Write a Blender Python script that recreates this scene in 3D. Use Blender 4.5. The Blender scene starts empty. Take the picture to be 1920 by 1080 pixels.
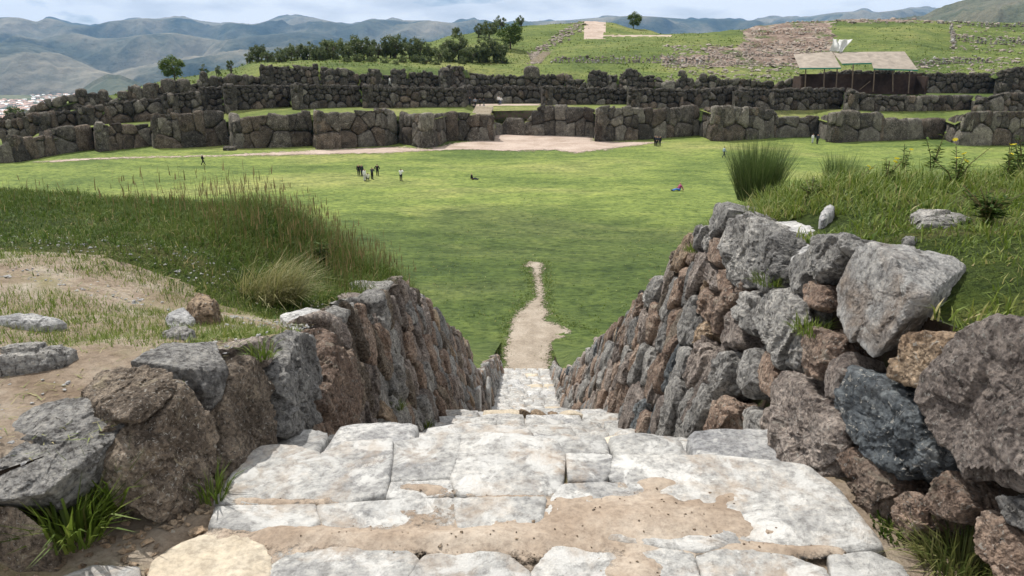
import bpy, bmesh, math, random
import numpy as np
from mathutils import Vector, Matrix, Euler

D = bpy.data
SC = bpy.context.scene
COL = SC.collection
RAD = math.radians

# ---------------------------------------------------------------- camera
EYE = 13.7                                   # metres above the lawn of the esplanade
FPX = 1371.0                                 # focal length in photo pixels (1920 wide)
PITCH, YAW = 17.8, 1.11
cam_d = D.cameras.new('camera')
cam = D.objects.new('camera', cam_d)
COL.objects.link(cam)
cam.location = (0, 0, EYE)
cam.rotation_euler = (RAD(90 - PITCH), 0, RAD(YAW))
cam_d.sensor_width = 36.0
cam_d.lens = 36.0 * FPX / 1920.0
cam_d.clip_start = 0.05
cam_d.clip_end = 60000
SC.camera = cam
CR = np.array(Euler((RAD(90 - PITCH), 0, RAD(YAW))).to_matrix())
CO = np.array((0.0, 0.0, EYE))

# ---------------------------------------------------------------- sky, sun, exposure
SUN_EL, SUN_AZ = 59.0, -42.0                 # azimuth: degrees left (-) of the stair axis
world = D.worlds.new('World')
SC.world = world
world.use_nodes = True
wn = world.node_tree
wn.nodes.clear()
w_out = wn.nodes.new('ShaderNodeOutputWorld')
w_bg = wn.nodes.new('ShaderNodeBackground')
w_sky = wn.nodes.new('ShaderNodeTexSky')
w_sky.sky_type = 'NISHITA'
w_sky.sun_disc = False
w_sky.sun_elevation = RAD(SUN_EL)
w_sky.sun_rotation = RAD(SUN_AZ)
w_sky.altitude = 3600
w_sky.air_density = 1.0
w_sky.dust_density = 0.6
w_tc = wn.nodes.new('ShaderNodeTexCoord')
w_map = wn.nodes.new('ShaderNodeMapping')
w_map.inputs['Scale'].default_value = (1, 1, 3.6)
w_map.inputs['Location'].default_value = (1.15, 0.2, 0.4)
w_n = wn.nodes.new('ShaderNodeTexNoise')
w_n.inputs['Scale'].default_value = 4.2
w_n.inputs['Detail'].default_value = 9
w_n.inputs['Roughness'].default_value = 0.55
w_n.inputs['Distortion'].default_value = 0.25
w_r = wn.nodes.new('ShaderNodeValToRGB')
w_r.color_ramp.elements[0].position = 0.33
w_r.color_ramp.elements[1].position = 0.42
w_n2 = wn.nodes.new('ShaderNodeTexNoise')
w_n2.inputs['Scale'].default_value = 9
w_n2.inputs['Detail'].default_value = 8
w_r2 = wn.nodes.new('ShaderNodeValToRGB')
w_r2.color_ramp.elements[0].position = 0.30
w_r2.color_ramp.elements[0].color = (13.2, 13.5, 13.9, 1)
w_r2.color_ramp.elements[1].position = 0.52
w_r2.color_ramp.elements[1].color = (19.0, 19.0, 18.9, 1)
w_mix = wn.nodes.new('ShaderNodeMixRGB')
L = wn.links.new
L(w_tc.outputs['Generated'], w_map.inputs['Vector'])
L(w_map.outputs['Vector'], w_n.inputs['Vector'])
L(w_map.outputs['Vector'], w_n2.inputs['Vector'])
L(w_n.outputs['Fac'], w_r.inputs['Fac'])
L(w_n2.outputs['Fac'], w_r2.inputs['Fac'])
L(w_r.outputs['Color'], w_mix.inputs['Fac'])
L(w_sky.outputs['Color'], w_mix.inputs[1])
L(w_r2.outputs['Color'], w_mix.inputs[2])
L(w_mix.outputs['Color'], w_bg.inputs['Color'])
w_bg.inputs['Strength'].default_value = 0.060
L(w_bg.outputs['Background'], w_out.inputs['Surface'])

sun_d = D.lights.new('sun', 'SUN')
sun_d.energy = 5.0
sun_d.angle = RAD(0.53)
sun_d.color = (1.0, 0.96, 0.89)
sun = D.objects.new('sun', sun_d)
COL.objects.link(sun)
_se, _sa = RAD(SUN_EL), RAD(SUN_AZ)
SUNDIR = Vector((math.cos(_se) * math.sin(_sa), math.cos(_se) * math.cos(_sa), math.sin(_se)))
sun.rotation_euler = SUNDIR.to_track_quat('Z', 'Y').to_euler()
sun.location = SUNDIR * 50

SC.view_settings.view_transform = 'Standard'
SC.view_settings.look = 'None'
SC.view_settings.exposure = 0.0
SC.view_settings.gamma = 1.0
SC.view_settings.use_curve_mapping = False
SC.render.engine = 'CYCLES'
SC.cycles.use_denoising = True
SC.cycles.max_bounces = 5
SC.cycles.diffuse_bounces = 3
SC.cycles.glossy_bounces = 2
SC.cycles.transmission_bounces = 3
SC.cycles.volume_bounces = 0
SC.cycles.transparent_max_bounces = 6

# ---------------------------------------------------------------- numbers
rng = np.random.default_rng(11)
random.seed(11)

def ray(px, py):
    d = np.array(((px - 960) / FPX, (540 - py) / FPX, -1.0))
    return CR @ d
def at_z(px, py, z):
    d = ray(px, py)
    return CO + d * ((z - EYE) / d[2])
def at_y(px, py, y):
    d = ray(px, py)
    return CO + d * (y / d[1])
def project(p):
    q = (np.asarray(p) - CO) @ CR
    return np.stack([960 + FPX * q[..., 0] / -q[..., 2], 540 - FPX * q[..., 1] / -q[..., 2]], -1)

_perm = np.random.default_rng(3).permutation(256)
_perm = np.concatenate([_perm, _perm, _perm])
_gr = np.random.default_rng(4).normal(size=(256, 3))
_gr /= np.linalg.norm(_gr, axis=1)[:, None]
def perlin(p):
    p = np.asarray(p, float)
    i = np.floor(p).astype(int)
    f = p - i
    i &= 255
    u = f * f * f * (f * (f * 6 - 15) + 10)
    def g(ox, oy, oz):
        h = _perm[_perm[_perm[(i[:, 0] + ox) & 255] + ((i[:, 1] + oy) & 255)] + ((i[:, 2] + oz) & 255)]
        v = _gr[h]
        return v[:, 0] * (f[:, 0] - ox) + v[:, 1] * (f[:, 1] - oy) + v[:, 2] * (f[:, 2] - oz)
    def lerp(a, b, t):
        return a + t * (b - a)
    x0 = lerp(g(0, 0, 0), g(1, 0, 0), u[:, 0]); x1 = lerp(g(0, 1, 0), g(1, 1, 0), u[:, 0])
    x2 = lerp(g(0, 0, 1), g(1, 0, 1), u[:, 0]); x3 = lerp(g(0, 1, 1), g(1, 1, 1), u[:, 0])
    return lerp(lerp(x0, x1, u[:, 1]), lerp(x2, x3, u[:, 1]), u[:, 2])
def fbm(p, octv=4, gain=0.5):
    s = 0; a = 1.0; f = 1.0
    for k in range(octv):
        s = s + a * perlin(np.asarray(p) * f + 17.3 * k)
        a *= gain; f *= 2.03
    return s
def ridged(p, octv=4, gain=0.5):
    s = 0; a = 1.0; f = 1.0
    for k in range(octv):
        s = s + a * (1 - 2.2 * np.abs(perlin(np.asarray(p) * f + 9.1 * k)))
        a *= gain; f *= 2.07
    return s
def n2(x, y, f=1.0, octv=4, off=0.0):
    x = np.asarray(x, float); y = np.asarray(y, float)
    sh = np.broadcast(x, y).shape
    x = np.broadcast_to(x, sh).ravel(); y = np.broadcast_to(y, sh).ravel()
    return fbm(np.stack([x * f + off, y * f - off, np.full_like(x, off * 0.7 + 0.31)], 1), octv).reshape(sh)
def sstep(a, b, x):
    t = np.clip((np.asarray(x, float) - a) / (b - a), 0, 1)
    return t * t * (3 - 2 * t)

# ---------------------------------------------------------------- objects
def tag(o, label=None, cat=None, group=None, kind=None):
    if label: o['label'] = label
    if cat: o['category'] = cat
    if group: o['group'] = group
    if kind or cat: o['kind'] = kind or 'thing'
    return o
def mk_mesh(name, v, f, smooth=True, attrs=None):
    v = np.asarray(v, np.float32); f = np.asarray(f, np.int32)
    me = D.meshes.new(name)
    k = f.shape[1]
    me.vertices.add(len(v)); me.vertices.foreach_set('co', v.ravel())
    me.loops.add(f.size); me.loops.foreach_set('vertex_index', f.ravel())
    me.polygons.add(len(f))
    me.polygons.foreach_set('loop_start', np.arange(0, f.size, k, dtype=np.int32))
    me.polygons.foreach_set('loop_total', np.full(len(f), k, np.int32))
    me.polygons.foreach_set('use_smooth', np.full(len(f), smooth))
    if attrs:
        for n, a in attrs.items():
            at = me.attributes.new(n, 'FLOAT', 'POINT')
            at.data.foreach_set('value', np.asarray(a, np.float32))
    me.update(calc_edges=True)
    return me
def link(name, me, mat=None, parent=None):
    o = D.objects.new(name, me)
    COL.objects.link(o)
    if mat is not None and me is not None and len(me.materials) == 0:
        me.materials.append(mat)
    if parent is not None:
        o.parent = parent
    return o
def empty(name, loc=(0, 0, 0)):
    o = D.objects.new(name, None)
    o.empty_display_size = 0.3
    o.location = Vector([float(c) for c in loc])
    COL.objects.link(o)
    return o
def child(name, me, mat, parent):
    """part whose mesh is in world coordinates, under an Empty that may stand anywhere"""
    o = link(name, me, mat)
    o.parent = parent
    o.matrix_parent_inverse = Matrix.Translation(-Vector(parent.location))
    return o
class MB:
    """collects polygons; build() makes one mesh"""
    def __init__(s): s.v = []; s.f = []; s.r = []
    def add(s, v, f, r=0.0):
        b = len(s.v)
        s.v.extend([tuple(p) for p in v]); s.f.extend([tuple(i + b for i in q) for q in f]); s.r.extend([r] * len(v))
    def box(s, c, h, rz=0.0, rx=0.0, r=0.0):
        R = Euler((rx, 0, rz)).to_matrix()
        v = [Vector(c) + R @ Vector((x * h[0], y * h[1], z * h[2])) for x in (-1, 1) for y in (-1, 1) for z in (-1, 1)]
        s.add(v, [(0, 1, 3, 2), (4, 6, 7, 5), (0, 4, 5, 1), (2, 3, 7, 6), (0, 2, 6, 4), (1, 5, 7, 3)], r)
    def tube(s, pts, rad, n=6, r=0.0):
        pts = [Vector(p) for p in pts]
        rings = []
        for i, p in enumerate(pts):
            t = (pts[min(i + 1, len(pts) - 1)] - pts[max(i - 1, 0)]).normalized()
            a = t.cross(Vector((0.13, 0.97, 0.2))); a.normalize(); b = t.cross(a)
            rr = rad[i] if hasattr(rad, '__len__') else rad
            rings.append([p + (a * math.cos(6.2832 * k / n) + b * math.sin(6.2832 * k / n)) * rr for k in range(n)])
        v = [q for rg in rings for q in rg] + [pts[0], pts[-1]]
        f = []
        for i in range(len(pts) - 1):
            for k in range(n):
                f.append((i * n + k, i * n + (k + 1) % n, (i + 1) * n + (k + 1) % n, (i + 1) * n + k))
        e = len(v)
        for k in range(n):
            f.append(((k + 1) % n, k, e - 2)); f.append(((len(pts) - 1) * n + k, (len(pts) - 1) * n + (k + 1) % n, e - 1))
        s.add(v, f, r)
    def mesh(s, name, smooth=False):
        me = D.meshes.new(name)
        me.from_pydata(s.v, [], s.f)
        at = me.attributes.new('rnd', 'FLOAT', 'POINT')
        at.data.foreach_set('value', np.asarray(s.r, np.float32))
        if smooth:
            me.polygons.foreach_set('use_smooth', np.ones(len(me.polygons), bool))
        me.update()
        return me

# ---------------------------------------------------------------- materials
def nodes(name):
    m = D.materials.new(name)
    m.use_nodes = True
    nt = m.node_tree
    b = nt.nodes['Principled BSDF']
    b.inputs['Roughness'].default_value = 0.9
    b.inputs['Specular IOR Level'].default_value = 0.2
    return m, nt, b
def N(nt, kind, **kw):
    n = nt.nodes.new(kind)
    for k, v in kw.items():
        if k in n.inputs: n.inputs[k].default_value = v
        else: setattr(n, k, v)
    return n
def ramp(nt, src, stops, interp='LINEAR'):
    r = nt.nodes.new('ShaderNodeValToRGB')
    r.color_ramp.interpolation = interp
    e = r.color_ramp.elements
    while len(e) < len(stops): e.new(0.5)
    for i, (p, c) in enumerate(stops):
        e[i].position = p
        e[i].color = (*c, 1) if len(c) == 3 else c
    nt.links.new(src, r.inputs['Fac'])
    return r.outputs['Color']
def mixc(nt, fac, a, b, mode='MIX'):
    m = nt.nodes.new('ShaderNodeMixRGB')
    m.blend_type = mode
    for s, i in ((fac, 0), (a, 1), (b, 2)):
        if hasattr(s, 'type') and hasattr(s, 'links'): nt.links.new(s, m.inputs[i])
        elif i == 0: m.inputs[0].default_value = s
        else: m.inputs[i].default_value = (*s, 1)
    return m.outputs['Color']
def noise(nt, vec, scale, detail=4, rough=0.55, dist=0.0):
    n = N(nt, 'ShaderNodeTexNoise', Scale=scale, Detail=detail, Roughness=rough, Distortion=dist)
    nt.links.new(vec, n.inputs['Vector'])
    return n.outputs['Fac']
def bump(nt, b, h, strength, dist, prev=None):
    bp = N(nt, 'ShaderNodeBump', Strength=strength, Distance=dist)
    nt.links.new(h, bp.inputs['Height'])
    if prev is not None: nt.links.new(prev, bp.inputs['Normal'])
    nt.links.new(bp.outputs['Normal'], b.inputs['Normal'])
    return bp.outputs['Normal']
def offset_vec(nt, amount=40.0):
    """world position, shifted per object so that no two stones carry the same veins"""
    geo = N(nt, 'ShaderNodeNewGeometry'); oi = N(nt, 'ShaderNodeObjectInfo')
    mu = N(nt, 'ShaderNodeVectorMath', operation='SCALE'); mu.inputs[0].default_value = (amount, amount * 1.7, amount * 0.6)
    nt.links.new(oi.outputs['Random'], mu.inputs['Scale'])
    ad = N(nt, 'ShaderNodeVectorMath', operation='ADD')
    nt.links.new(geo.outputs['Position'], ad.inputs[0]); nt.links.new(mu.outputs[0], ad.inputs[1])
    return ad.outputs[0], oi.outputs['Random']

def mat_stone(name, base, dark, light, scale=1.0, lichen=None, pit=0.5, lich_amt=0.6, vary=0.25, bstr=1.0, spk=0.85, stain=None):
    m, nt, b = nodes(name)
    v, rnd = offset_vec(nt, 0.0 if stain else 40.0)
    c = ramp(nt, noise(nt, v, 3.2 * scale, 7, 0.62, 0.4), [(0.30, dark), (0.5, base), (0.72, light)])
    sp = noise(nt, v, 38 * scale, 5, 0.7)
    c = mixc(nt, spk, c, ramp(nt, sp, [(0.36, (0.30, 0.28, 0.27)), (0.50, (1, 1, 1)), (0.66, (1.65, 1.6, 1.52))]), 'MULTIPLY')
    sp2 = noise(nt, v, 11 * scale, 8, 0.7, 0.5)
    c = mixc(nt, spk * .7, c, ramp(nt, sp2, [(0.36, (0.45, 0.43, 0.41)), (0.50, (1, 1, 1)), (0.64, (1.4, 1.37, 1.32))]), 'MULTIPLY')
    if lichen:
        f = ramp(nt, noise(nt, v, 7.5 * scale, 8, 0.72, 0.6), [(lich_amt, (0, 0, 0)), (lich_amt + 0.07, (1, 1, 1))])
        c = mixc(nt, f, c, lichen)
    if spk > .8:
        f = ramp(nt, noise(nt, v, 46 * scale, 3, 0.6, 0.9), [(0.615, (0, 0, 0)), (0.64, (0.75, 0.75, 0.75))])
        c = mixc(nt, f, c, (0.52, 0.50, 0.46))
        f = ramp(nt, noise(nt, v, 30 * scale, 4, 0.65, 1.2), [(0.35, (0.8, 0.8, 0.8)), (0.385, (0, 0, 0))])
        c = mixc(nt, f, c, (0.055, 0.05, 0.046))  # black spots: lichen tone that also paints in the shade of small pits
    if stain:
        g_ = N(nt, 'ShaderNodeNewGeometry').outputs['Position']
        f = ramp(nt, noise(nt, g_, 3.4, 8, 0.68, 0.5), [(0.50, (0, 0, 0)), (0.66, (0.7, 0.7, 0.7))])
        c = mixc(nt, f, c, stain)
        f = ramp(nt, noise(nt, g_, 5.2, 9, 0.7, 0.8), [(0.52, (0, 0, 0)), (0.60, (0.8, 0.8, 0.8))])
        c = mixc(nt, f, c, (0.58, 0.575, 0.56))
    c = mixc(nt, 1.0, c, ramp(nt, rnd, [(0, (1 - vary,) * 3), (1, (1 + vary, 1 + vary * 0.95, 1 + vary * 0.85))]), 'MULTIPLY')
    nt.links.new(c, b.inputs['Base Color'])
    vo = N(nt, 'ShaderNodeTexVoronoi', Scale=26 * scale); nt.links.new(v, vo.inputs['Vector'])
    n1 = bump(nt, b, noise(nt, v, 13 * scale, 9, 0.72, 0.4), bstr, 0.13 / scale)
    n1 = bump(nt, b, vo.outputs['Distance'], min(1, pit * 0.7), 0.035 / scale, n1)
    bump(nt, b, noise(nt, v, 60 * scale, 5, 0.75), min(1, bstr), 0.022 / scale, n1)
    return m
M = {}
M['limestone'] = mat_stone('grey limestone', (0.35, 0.345, 0.34), (0.17, 0.166, 0.166), (0.51, 0.50, 0.485), 1.0, (0.50, 0.49, 0.46), 0.6)
M['conglomerate'] = mat_stone('brown conglomerate', (0.35, 0.26, 0.21), (0.17, 0.115, 0.09), (0.49, 0.395, 0.33), 1.15, (0.42, 0.36, 0.29), 1.0, 0.58)
M['purple'] = mat_stone('purple grey conglomerate', (0.33, 0.285, 0.262), (0.17, 0.14, 0.13), (0.47, 0.415, 0.385), 1.3, (0.42, 0.38, 0.34), 0.9, 0.6)
M['blue'] = mat_stone('blue grey limestone', (0.135, 0.155, 0.175), (0.06, 0.068, 0.078), (0.32, 0.34, 0.355), 0.9, (0.42, 0.41, 0.40), 0.4, 0.66)
M['tan'] = mat_stone('tan stone', (0.42, 0.315, 0.225), (0.24, 0.16, 0.11), (0.60, 0.48, 0.36), 1.0, None, 0.5)
M['pitted'] = mat_stone('dark pitted stone', (0.23, 0.19, 0.155), (0.10, 0.08, 0.065), (0.38, 0.32, 0.26), 1.6, (0.40, 0.34, 0.25), 1.2, 0.58)
M['white'] = mat_stone('pale limestone', (0.47, 0.47, 0.475), (0.30, 0.305, 0.32), (0.62, 0.615, 0.60), 0.9, (0.70, 0.69, 0.67), 0.25, 0.56, 0.10, 0.6, 0.55)
M['white_brown'] = mat_stone('pale limestone with brown stains', (0.42, 0.415, 0.41), (0.24, 0.17, 0.12), (0.56, 0.55, 0.54), 0.8, (0.62, 0.61, 0.59), 0.3, 0.58, 0.10, 0.8, 0.7)
M['slab_grey'] = mat_stone('worn grey slab', (0.375, 0.373, 0.366), (0.25, 0.25, 0.253), (0.46, 0.455, 0.443), 0.8, (0.56, 0.55, 0.52), 0.2, 0.60, 0.10, 0.45, 0.5, (0.38, 0.30, 0.23))
M['slab_white'] = mat_stone('worn white slab', (0.42, 0.415, 0.405), (0.27, 0.27, 0.272), (0.52, 0.51, 0.49), 0.8, (0.61, 0.60, 0.58), 0.2, 0.52, 0.08, 0.45, 0.5, (0.40, 0.315, 0.24))
M['slab_beige'] = mat_stone('worn beige slab', (0.47, 0.41, 0.325), (0.37, 0.31, 0.235), (0.55, 0.495, 0.41), 1.0, None, 0.15, 0.6, 0.06, 0.3, 0.35)
M['andesite'] = mat_stone('weathered megalith', (0.102, 0.091, 0.079), (0.038, 0.034, 0.029), (0.205, 0.187, 0.16), 0.28, (0.32, 0.30, 0.26), 0.6, 0.58, 0.45)
M['andesite_brown'] = mat_stone('weathered brown megalith', (0.122, 0.098, 0.079), (0.046, 0.037, 0.03), (0.22, 0.18, 0.145), 0.28, (0.32, 0.29, 0.25), 0.6, 0.6, 0.45)
M['andesite_pale'] = mat_stone('weathered pale megalith', (0.21, 0.194, 0.168), (0.10, 0.09, 0.079), (0.32, 0.30, 0.262), 0.28, (0.33, 0.31, 0.27), 0.6, 0.6, 0.3)

def mat_ground(name, stops, scale, speck=None, bs=0.5, bd=0.03, big=None):
    m, nt, b = nodes(name)
    geo = N(nt, 'ShaderNodeNewGeometry'); v = geo.outputs['Position']
    c = ramp(nt, noise(nt, v, scale, 8, 0.65, 0.3), stops)
    c = mixc(nt, 0.6, c, ramp(nt, noise(nt, v, scale * 14, 6, 0.7), [(0.3, (0.45, 0.42, 0.40)), (0.52, (1, 1, 1)), (0.75, (1.4, 1.38, 1.33))]), 'MULTIPLY')
    if big:
        f = ramp(nt, noise(nt, v, big[0], 6, 0.6, 0.4), [(big[1], (0, 0, 0)), (big[2], (1, 1, 1))])
        c = mixc(nt, f, c, big[3])
    nt.links.new(c, b.inputs['Base Color'])
    n1 = bump(nt, b, noise(nt, v, scale * 6, 8, 0.7), bs, bd)
    bump(nt, b, noise(nt, v, scale * 45, 4, 0.7), bs * 0.6, bd * 0.2, n1)
    return m
M['dirt'] = mat_ground('dry dirt', [(0.32, (0.20, 0.145, 0.10)), (0.48, (0.31, 0.245, 0.185)), (0.66, (0.42, 0.365, 0.30))], 2.4, bs=0.9, bd=0.05, big=(1.1, 0.52, 0.66, (0.23, 0.20, 0.105)))
M['dust'] = mat_ground('pale trodden dust', [(0.32, (0.24, 0.182, 0.135)), (0.5, (0.335, 0.27, 0.212)), (0.68, (0.42, 0.36, 0.298))], 3.2, bs=0.6, bd=0.015)
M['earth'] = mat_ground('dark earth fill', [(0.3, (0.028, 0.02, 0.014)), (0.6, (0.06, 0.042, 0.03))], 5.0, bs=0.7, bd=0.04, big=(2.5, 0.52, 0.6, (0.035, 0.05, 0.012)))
M['path'] = mat_ground('sandy path', [(0.34, (0.22, 0.18, 0.14)), (0.5, (0.29, 0.245, 0.195)), (0.66, (0.36, 0.31, 0.255))], 0.9, bs=0.3, bd=0.03)
M['path_pink'] = mat_ground('pinkish earth path', [(0.34, (0.30, 0.235, 0.185)), (0.5, (0.39, 0.31, 0.26)), (0.66, (0.46, 0.38, 0.32))], 0.25, bs=0.2, bd=0.03)
M['track'] = mat_ground('pale worn track', [(0.34, (0.30, 0.235, 0.185)), (0.5, (0.39, 0.31, 0.26)), (0.66, (0.46, 0.38, 0.32))], 0.25, bs=0.2, bd=0.03)
M['red_earth'] = mat_ground('reddish excavated earth', [(0.36, (0.13, 0.09, 0.07)), (0.5, (0.24, 0.175, 0.14)), (0.64, (0.36, 0.30, 0.25))], 0.3, bs=1.0, bd=0.5, big=(0.16, 0.52, 0.60, (0.08, 0.11, 0.03)))

def mat_lawn(name, near, far, yellow, sc, dark_y=None):
    m, nt, b = nodes(name)
    geo = N(nt, 'ShaderNodeNewGeometry'); v = geo.outputs['Position']
    mp = N(nt, 'ShaderNodeMapping'); mp.inputs['Scale'].default_value = (0.55, 1, 1); nt.links.new(v, mp.inputs['Vector']); vs = mp.outputs[0]
    a = ramp(nt, noise(nt, vs, sc, 7, 0.62, 0.5), [(0.34, near), (0.50, far), (0.68, yellow)])
    d = noise(nt, vs, sc * 9, 6, 0.7, 0.3)
    c = mixc(nt, 0.62, a, ramp(nt, d, [(0.36, (0.42, 0.52, 0.4)), (0.51, (1, 1, 1)), (0.66, (1.42, 1.33, 1.2))]), 'MULTIPLY')
    d2 = noise(nt, vs, sc * 60, 4, 0.7, 0.2)
    c = mixc(nt, 0.9, c, ramp(nt, d2, [(0.36, (0.42, 0.5, 0.4)), (0.51, (1, 1, 1)), (0.66, (1.42, 1.36, 1.25))]), 'MULTIPLY')
    if dark_y:
        # darker green towards the foot of the slope, with a ragged border
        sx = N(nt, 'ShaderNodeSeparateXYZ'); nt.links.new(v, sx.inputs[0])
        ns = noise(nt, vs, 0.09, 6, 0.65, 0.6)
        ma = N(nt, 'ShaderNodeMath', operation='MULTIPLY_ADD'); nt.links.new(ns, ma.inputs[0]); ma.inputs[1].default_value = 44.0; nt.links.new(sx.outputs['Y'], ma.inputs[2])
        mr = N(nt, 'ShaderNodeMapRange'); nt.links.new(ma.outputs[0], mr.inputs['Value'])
        mr.inputs['From Min'].default_value = dark_y[0]; mr.inputs['From Max'].default_value = dark_y[1]
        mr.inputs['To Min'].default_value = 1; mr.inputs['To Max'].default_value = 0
        c = mixc(nt, mr.outputs[0], c, mixc(nt, 1.0, c, dark_y[2], 'MULTIPLY'))
    nt.links.new(c, b.inputs['Base Color'])
    n1 = bump(nt, b, d, 1.0, 0.5)
    bump(nt, b, d2, 1.0, 0.12, n1)
    return m
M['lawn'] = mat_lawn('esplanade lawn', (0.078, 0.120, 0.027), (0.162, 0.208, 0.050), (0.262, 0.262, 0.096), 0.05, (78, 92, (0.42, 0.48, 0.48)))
M['terrace_grass'] = mat_lawn('terrace grass', (0.10, 0.14, 0.03), (0.17, 0.20, 0.055), (0.26, 0.25, 0.11), 0.09)
M['hill_grass'] = mat_lawn('hill grass', (0.055, 0.085, 0.018), (0.110, 0.145, 0.034), (0.19, 0.20, 0.066), 0.06)
M['bank'] = mat_lawn('grassy bank', (0.03, 0.05, 0.01), (0.065, 0.095, 0.018), (0.14, 0.12, 0.05), 0.9)

def mat_leaf(name, stops, trans=0.35, attr='rnd', gloss=0.35):
    m, nt, b = nodes(name)
    at = N(nt, 'ShaderNodeAttribute', attribute_name=attr)
    oi = N(nt, 'ShaderNodeObjectInfo')
    c = ramp(nt, at.outputs['Fac'], stops)
    c = mixc(nt, 1.0, c, ramp(nt, oi.outputs['Random'], [(0, (0.8, 0.82, 0.8)), (1, (1.2, 1.18, 1.15))]), 'MULTIPLY')
    nt.links.new(c, b.inputs['Base Color'])
    b.inputs['Roughness'].default_value = 0.55
    b.inputs['Specular IOR Level'].default_value = gloss
    tr = N(nt, 'ShaderNodeBsdfTranslucent'); nt.links.new(c, tr.inputs['Color'])
    mx = N(nt, 'ShaderNodeMixShader'); mx.inputs[0].default_value = trans
    nt.links.new(b.outputs[0], mx.inputs[1]); nt.links.new(tr.outputs[0], mx.inputs[2])
    nt.links.new(mx.outputs[0], nt.nodes['Material Output'].inputs['Surface'])
    return m
M['long_grass'] = mat_leaf('long grass', [(0.0, (0.038, 0.068, 0.012)), (0.45, (0.078, 0.122, 0.022)), (0.76, (0.13, 0.165, 0.04)), (0.92, (0.22, 0.20, 0.085)), (1.0, (0.36, 0.29, 0.15))], gloss=0.1)
M['short_grass'] = mat_leaf('short grass', [(0.0, (0.075, 0.12, 0.015)), (0.5, (0.135, 0.19, 0.028)), (0.8, (0.22, 0.24, 0.06)), (1.0, (0.36, 0.31, 0.15))])
M['seed_stalk'] = mat_leaf('grass seed stalks', [(0.0, (0.07, 0.085, 0.025)), (0.4, (0.115, 0.10, 0.04)), (1.0, (0.22, 0.165, 0.085))], 0.25, gloss=.1)
M['dry_grass'] = mat_leaf('dry bent grass', [(0.0, (0.09, 0.125, 0.03)), (0.4, (0.21, 0.215, 0.07)), (1.0, (0.46, 0.40, 0.21))])
M['rush'] = mat_leaf('green rush grass', [(0.0, (0.06, 0.105, 0.025)), (0.6, (0.115, 0.165, 0.05)), (1.0, (0.23, 0.25, 0.10))], 0.3)
M['weed'] = mat_leaf('weed leaves', [(0.0, (0.035, 0.07, 0.014)), (0.6, (0.075, 0.125, 0.025)), (1.0, (0.14, 0.18, 0.045))], 0.3, gloss=0.08)
M['stem'] = mat_leaf('weed stem', [(0, (0.10, 0.10, 0.035)), (1, (0.16, 0.12, 0.05))], 0.0)
M['petal'] = mat_leaf('yellow petals', [(0, (0.75, 0.60, 0.02)), (1, (0.85, 0.72, 0.05))], 0.25)
M['tree_leaf'] = mat_leaf('dark tree leaves', [(0.0, (0.05, 0.072, 0.024)), (0.5, (0.095, 0.125, 0.045)), (1.0, (0.17, 0.195, 0.085))], 0.4)
M['tree_leaf_green'] = mat_leaf('fresh tree leaves', [(0.0, (0.05, 0.085, 0.012)), (0.5, (0.085, 0.135, 0.02)), (1.0, (0.15, 0.19, 0.035))], 0.3)
M['bark'] = mat_ground('bark', [(0.3, (0.05, 0.04, 0.03)), (0.7, (0.12, 0.10, 0.08))], 3.0)

def mat_plain(name, col, rough=0.85, var=0.25, scale=3.0, metal=0):
    m, nt, b = nodes(name)
    tc = N(nt, 'ShaderNodeTexCoord')
    f = noise(nt, tc.outputs['Object'], scale, 5, 0.6)
    c = ramp(nt, f, [(0.3, tuple(x * (1 - var) for x in col)), (0.7, tuple(min(1, x * (1 + var)) for x in col))])
    nt.links.new(c, b.inputs['Base Color'])
    b.inputs['Roughness'].default_value = rough
    b.inputs['Metallic'].default_value = metal
    return m
# ---------------------------------------------------------------- rocks
def _ico(sub):
    bm = bmesh.new()
    bmesh.ops.create_icosphere(bm, subdivisions=max(sub, 1), radius=1.0)
    v = np.array([x.co[:] for x in bm.verts]); v /= np.linalg.norm(v, axis=1)[:, None]
    f = np.array([[x.index for x in q.verts] for q in bm.faces])
    bm.free()
    return v, f
ICO = {k: _ico(k) for k in (1, 2, 3, 4, 5, 6, 7)}
def hull_planes(pts):
    bm = bmesh.new()
    for p in pts: bm.verts.new([float(c) for c in p])
    bm.verts.ensure_lookup_table()
    r = bmesh.ops.convex_hull(bm, input=bm.verts)
    bm.normal_update()
    seen = {}
    for f in bm.faces:
        if f.calc_area() < 1e-8: continue
        n = f.normal
        k = (round(n.x, 1), round(n.y, 1), round(n.z, 1))
        d = n.dot(f.verts[0].co)
        if k not in seen: seen[k] = (n.copy(), d)
    bm.free()
    return np.array([list(n) for n, d in seen.values()]), np.array([d for n, d in seen.values()])
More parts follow.
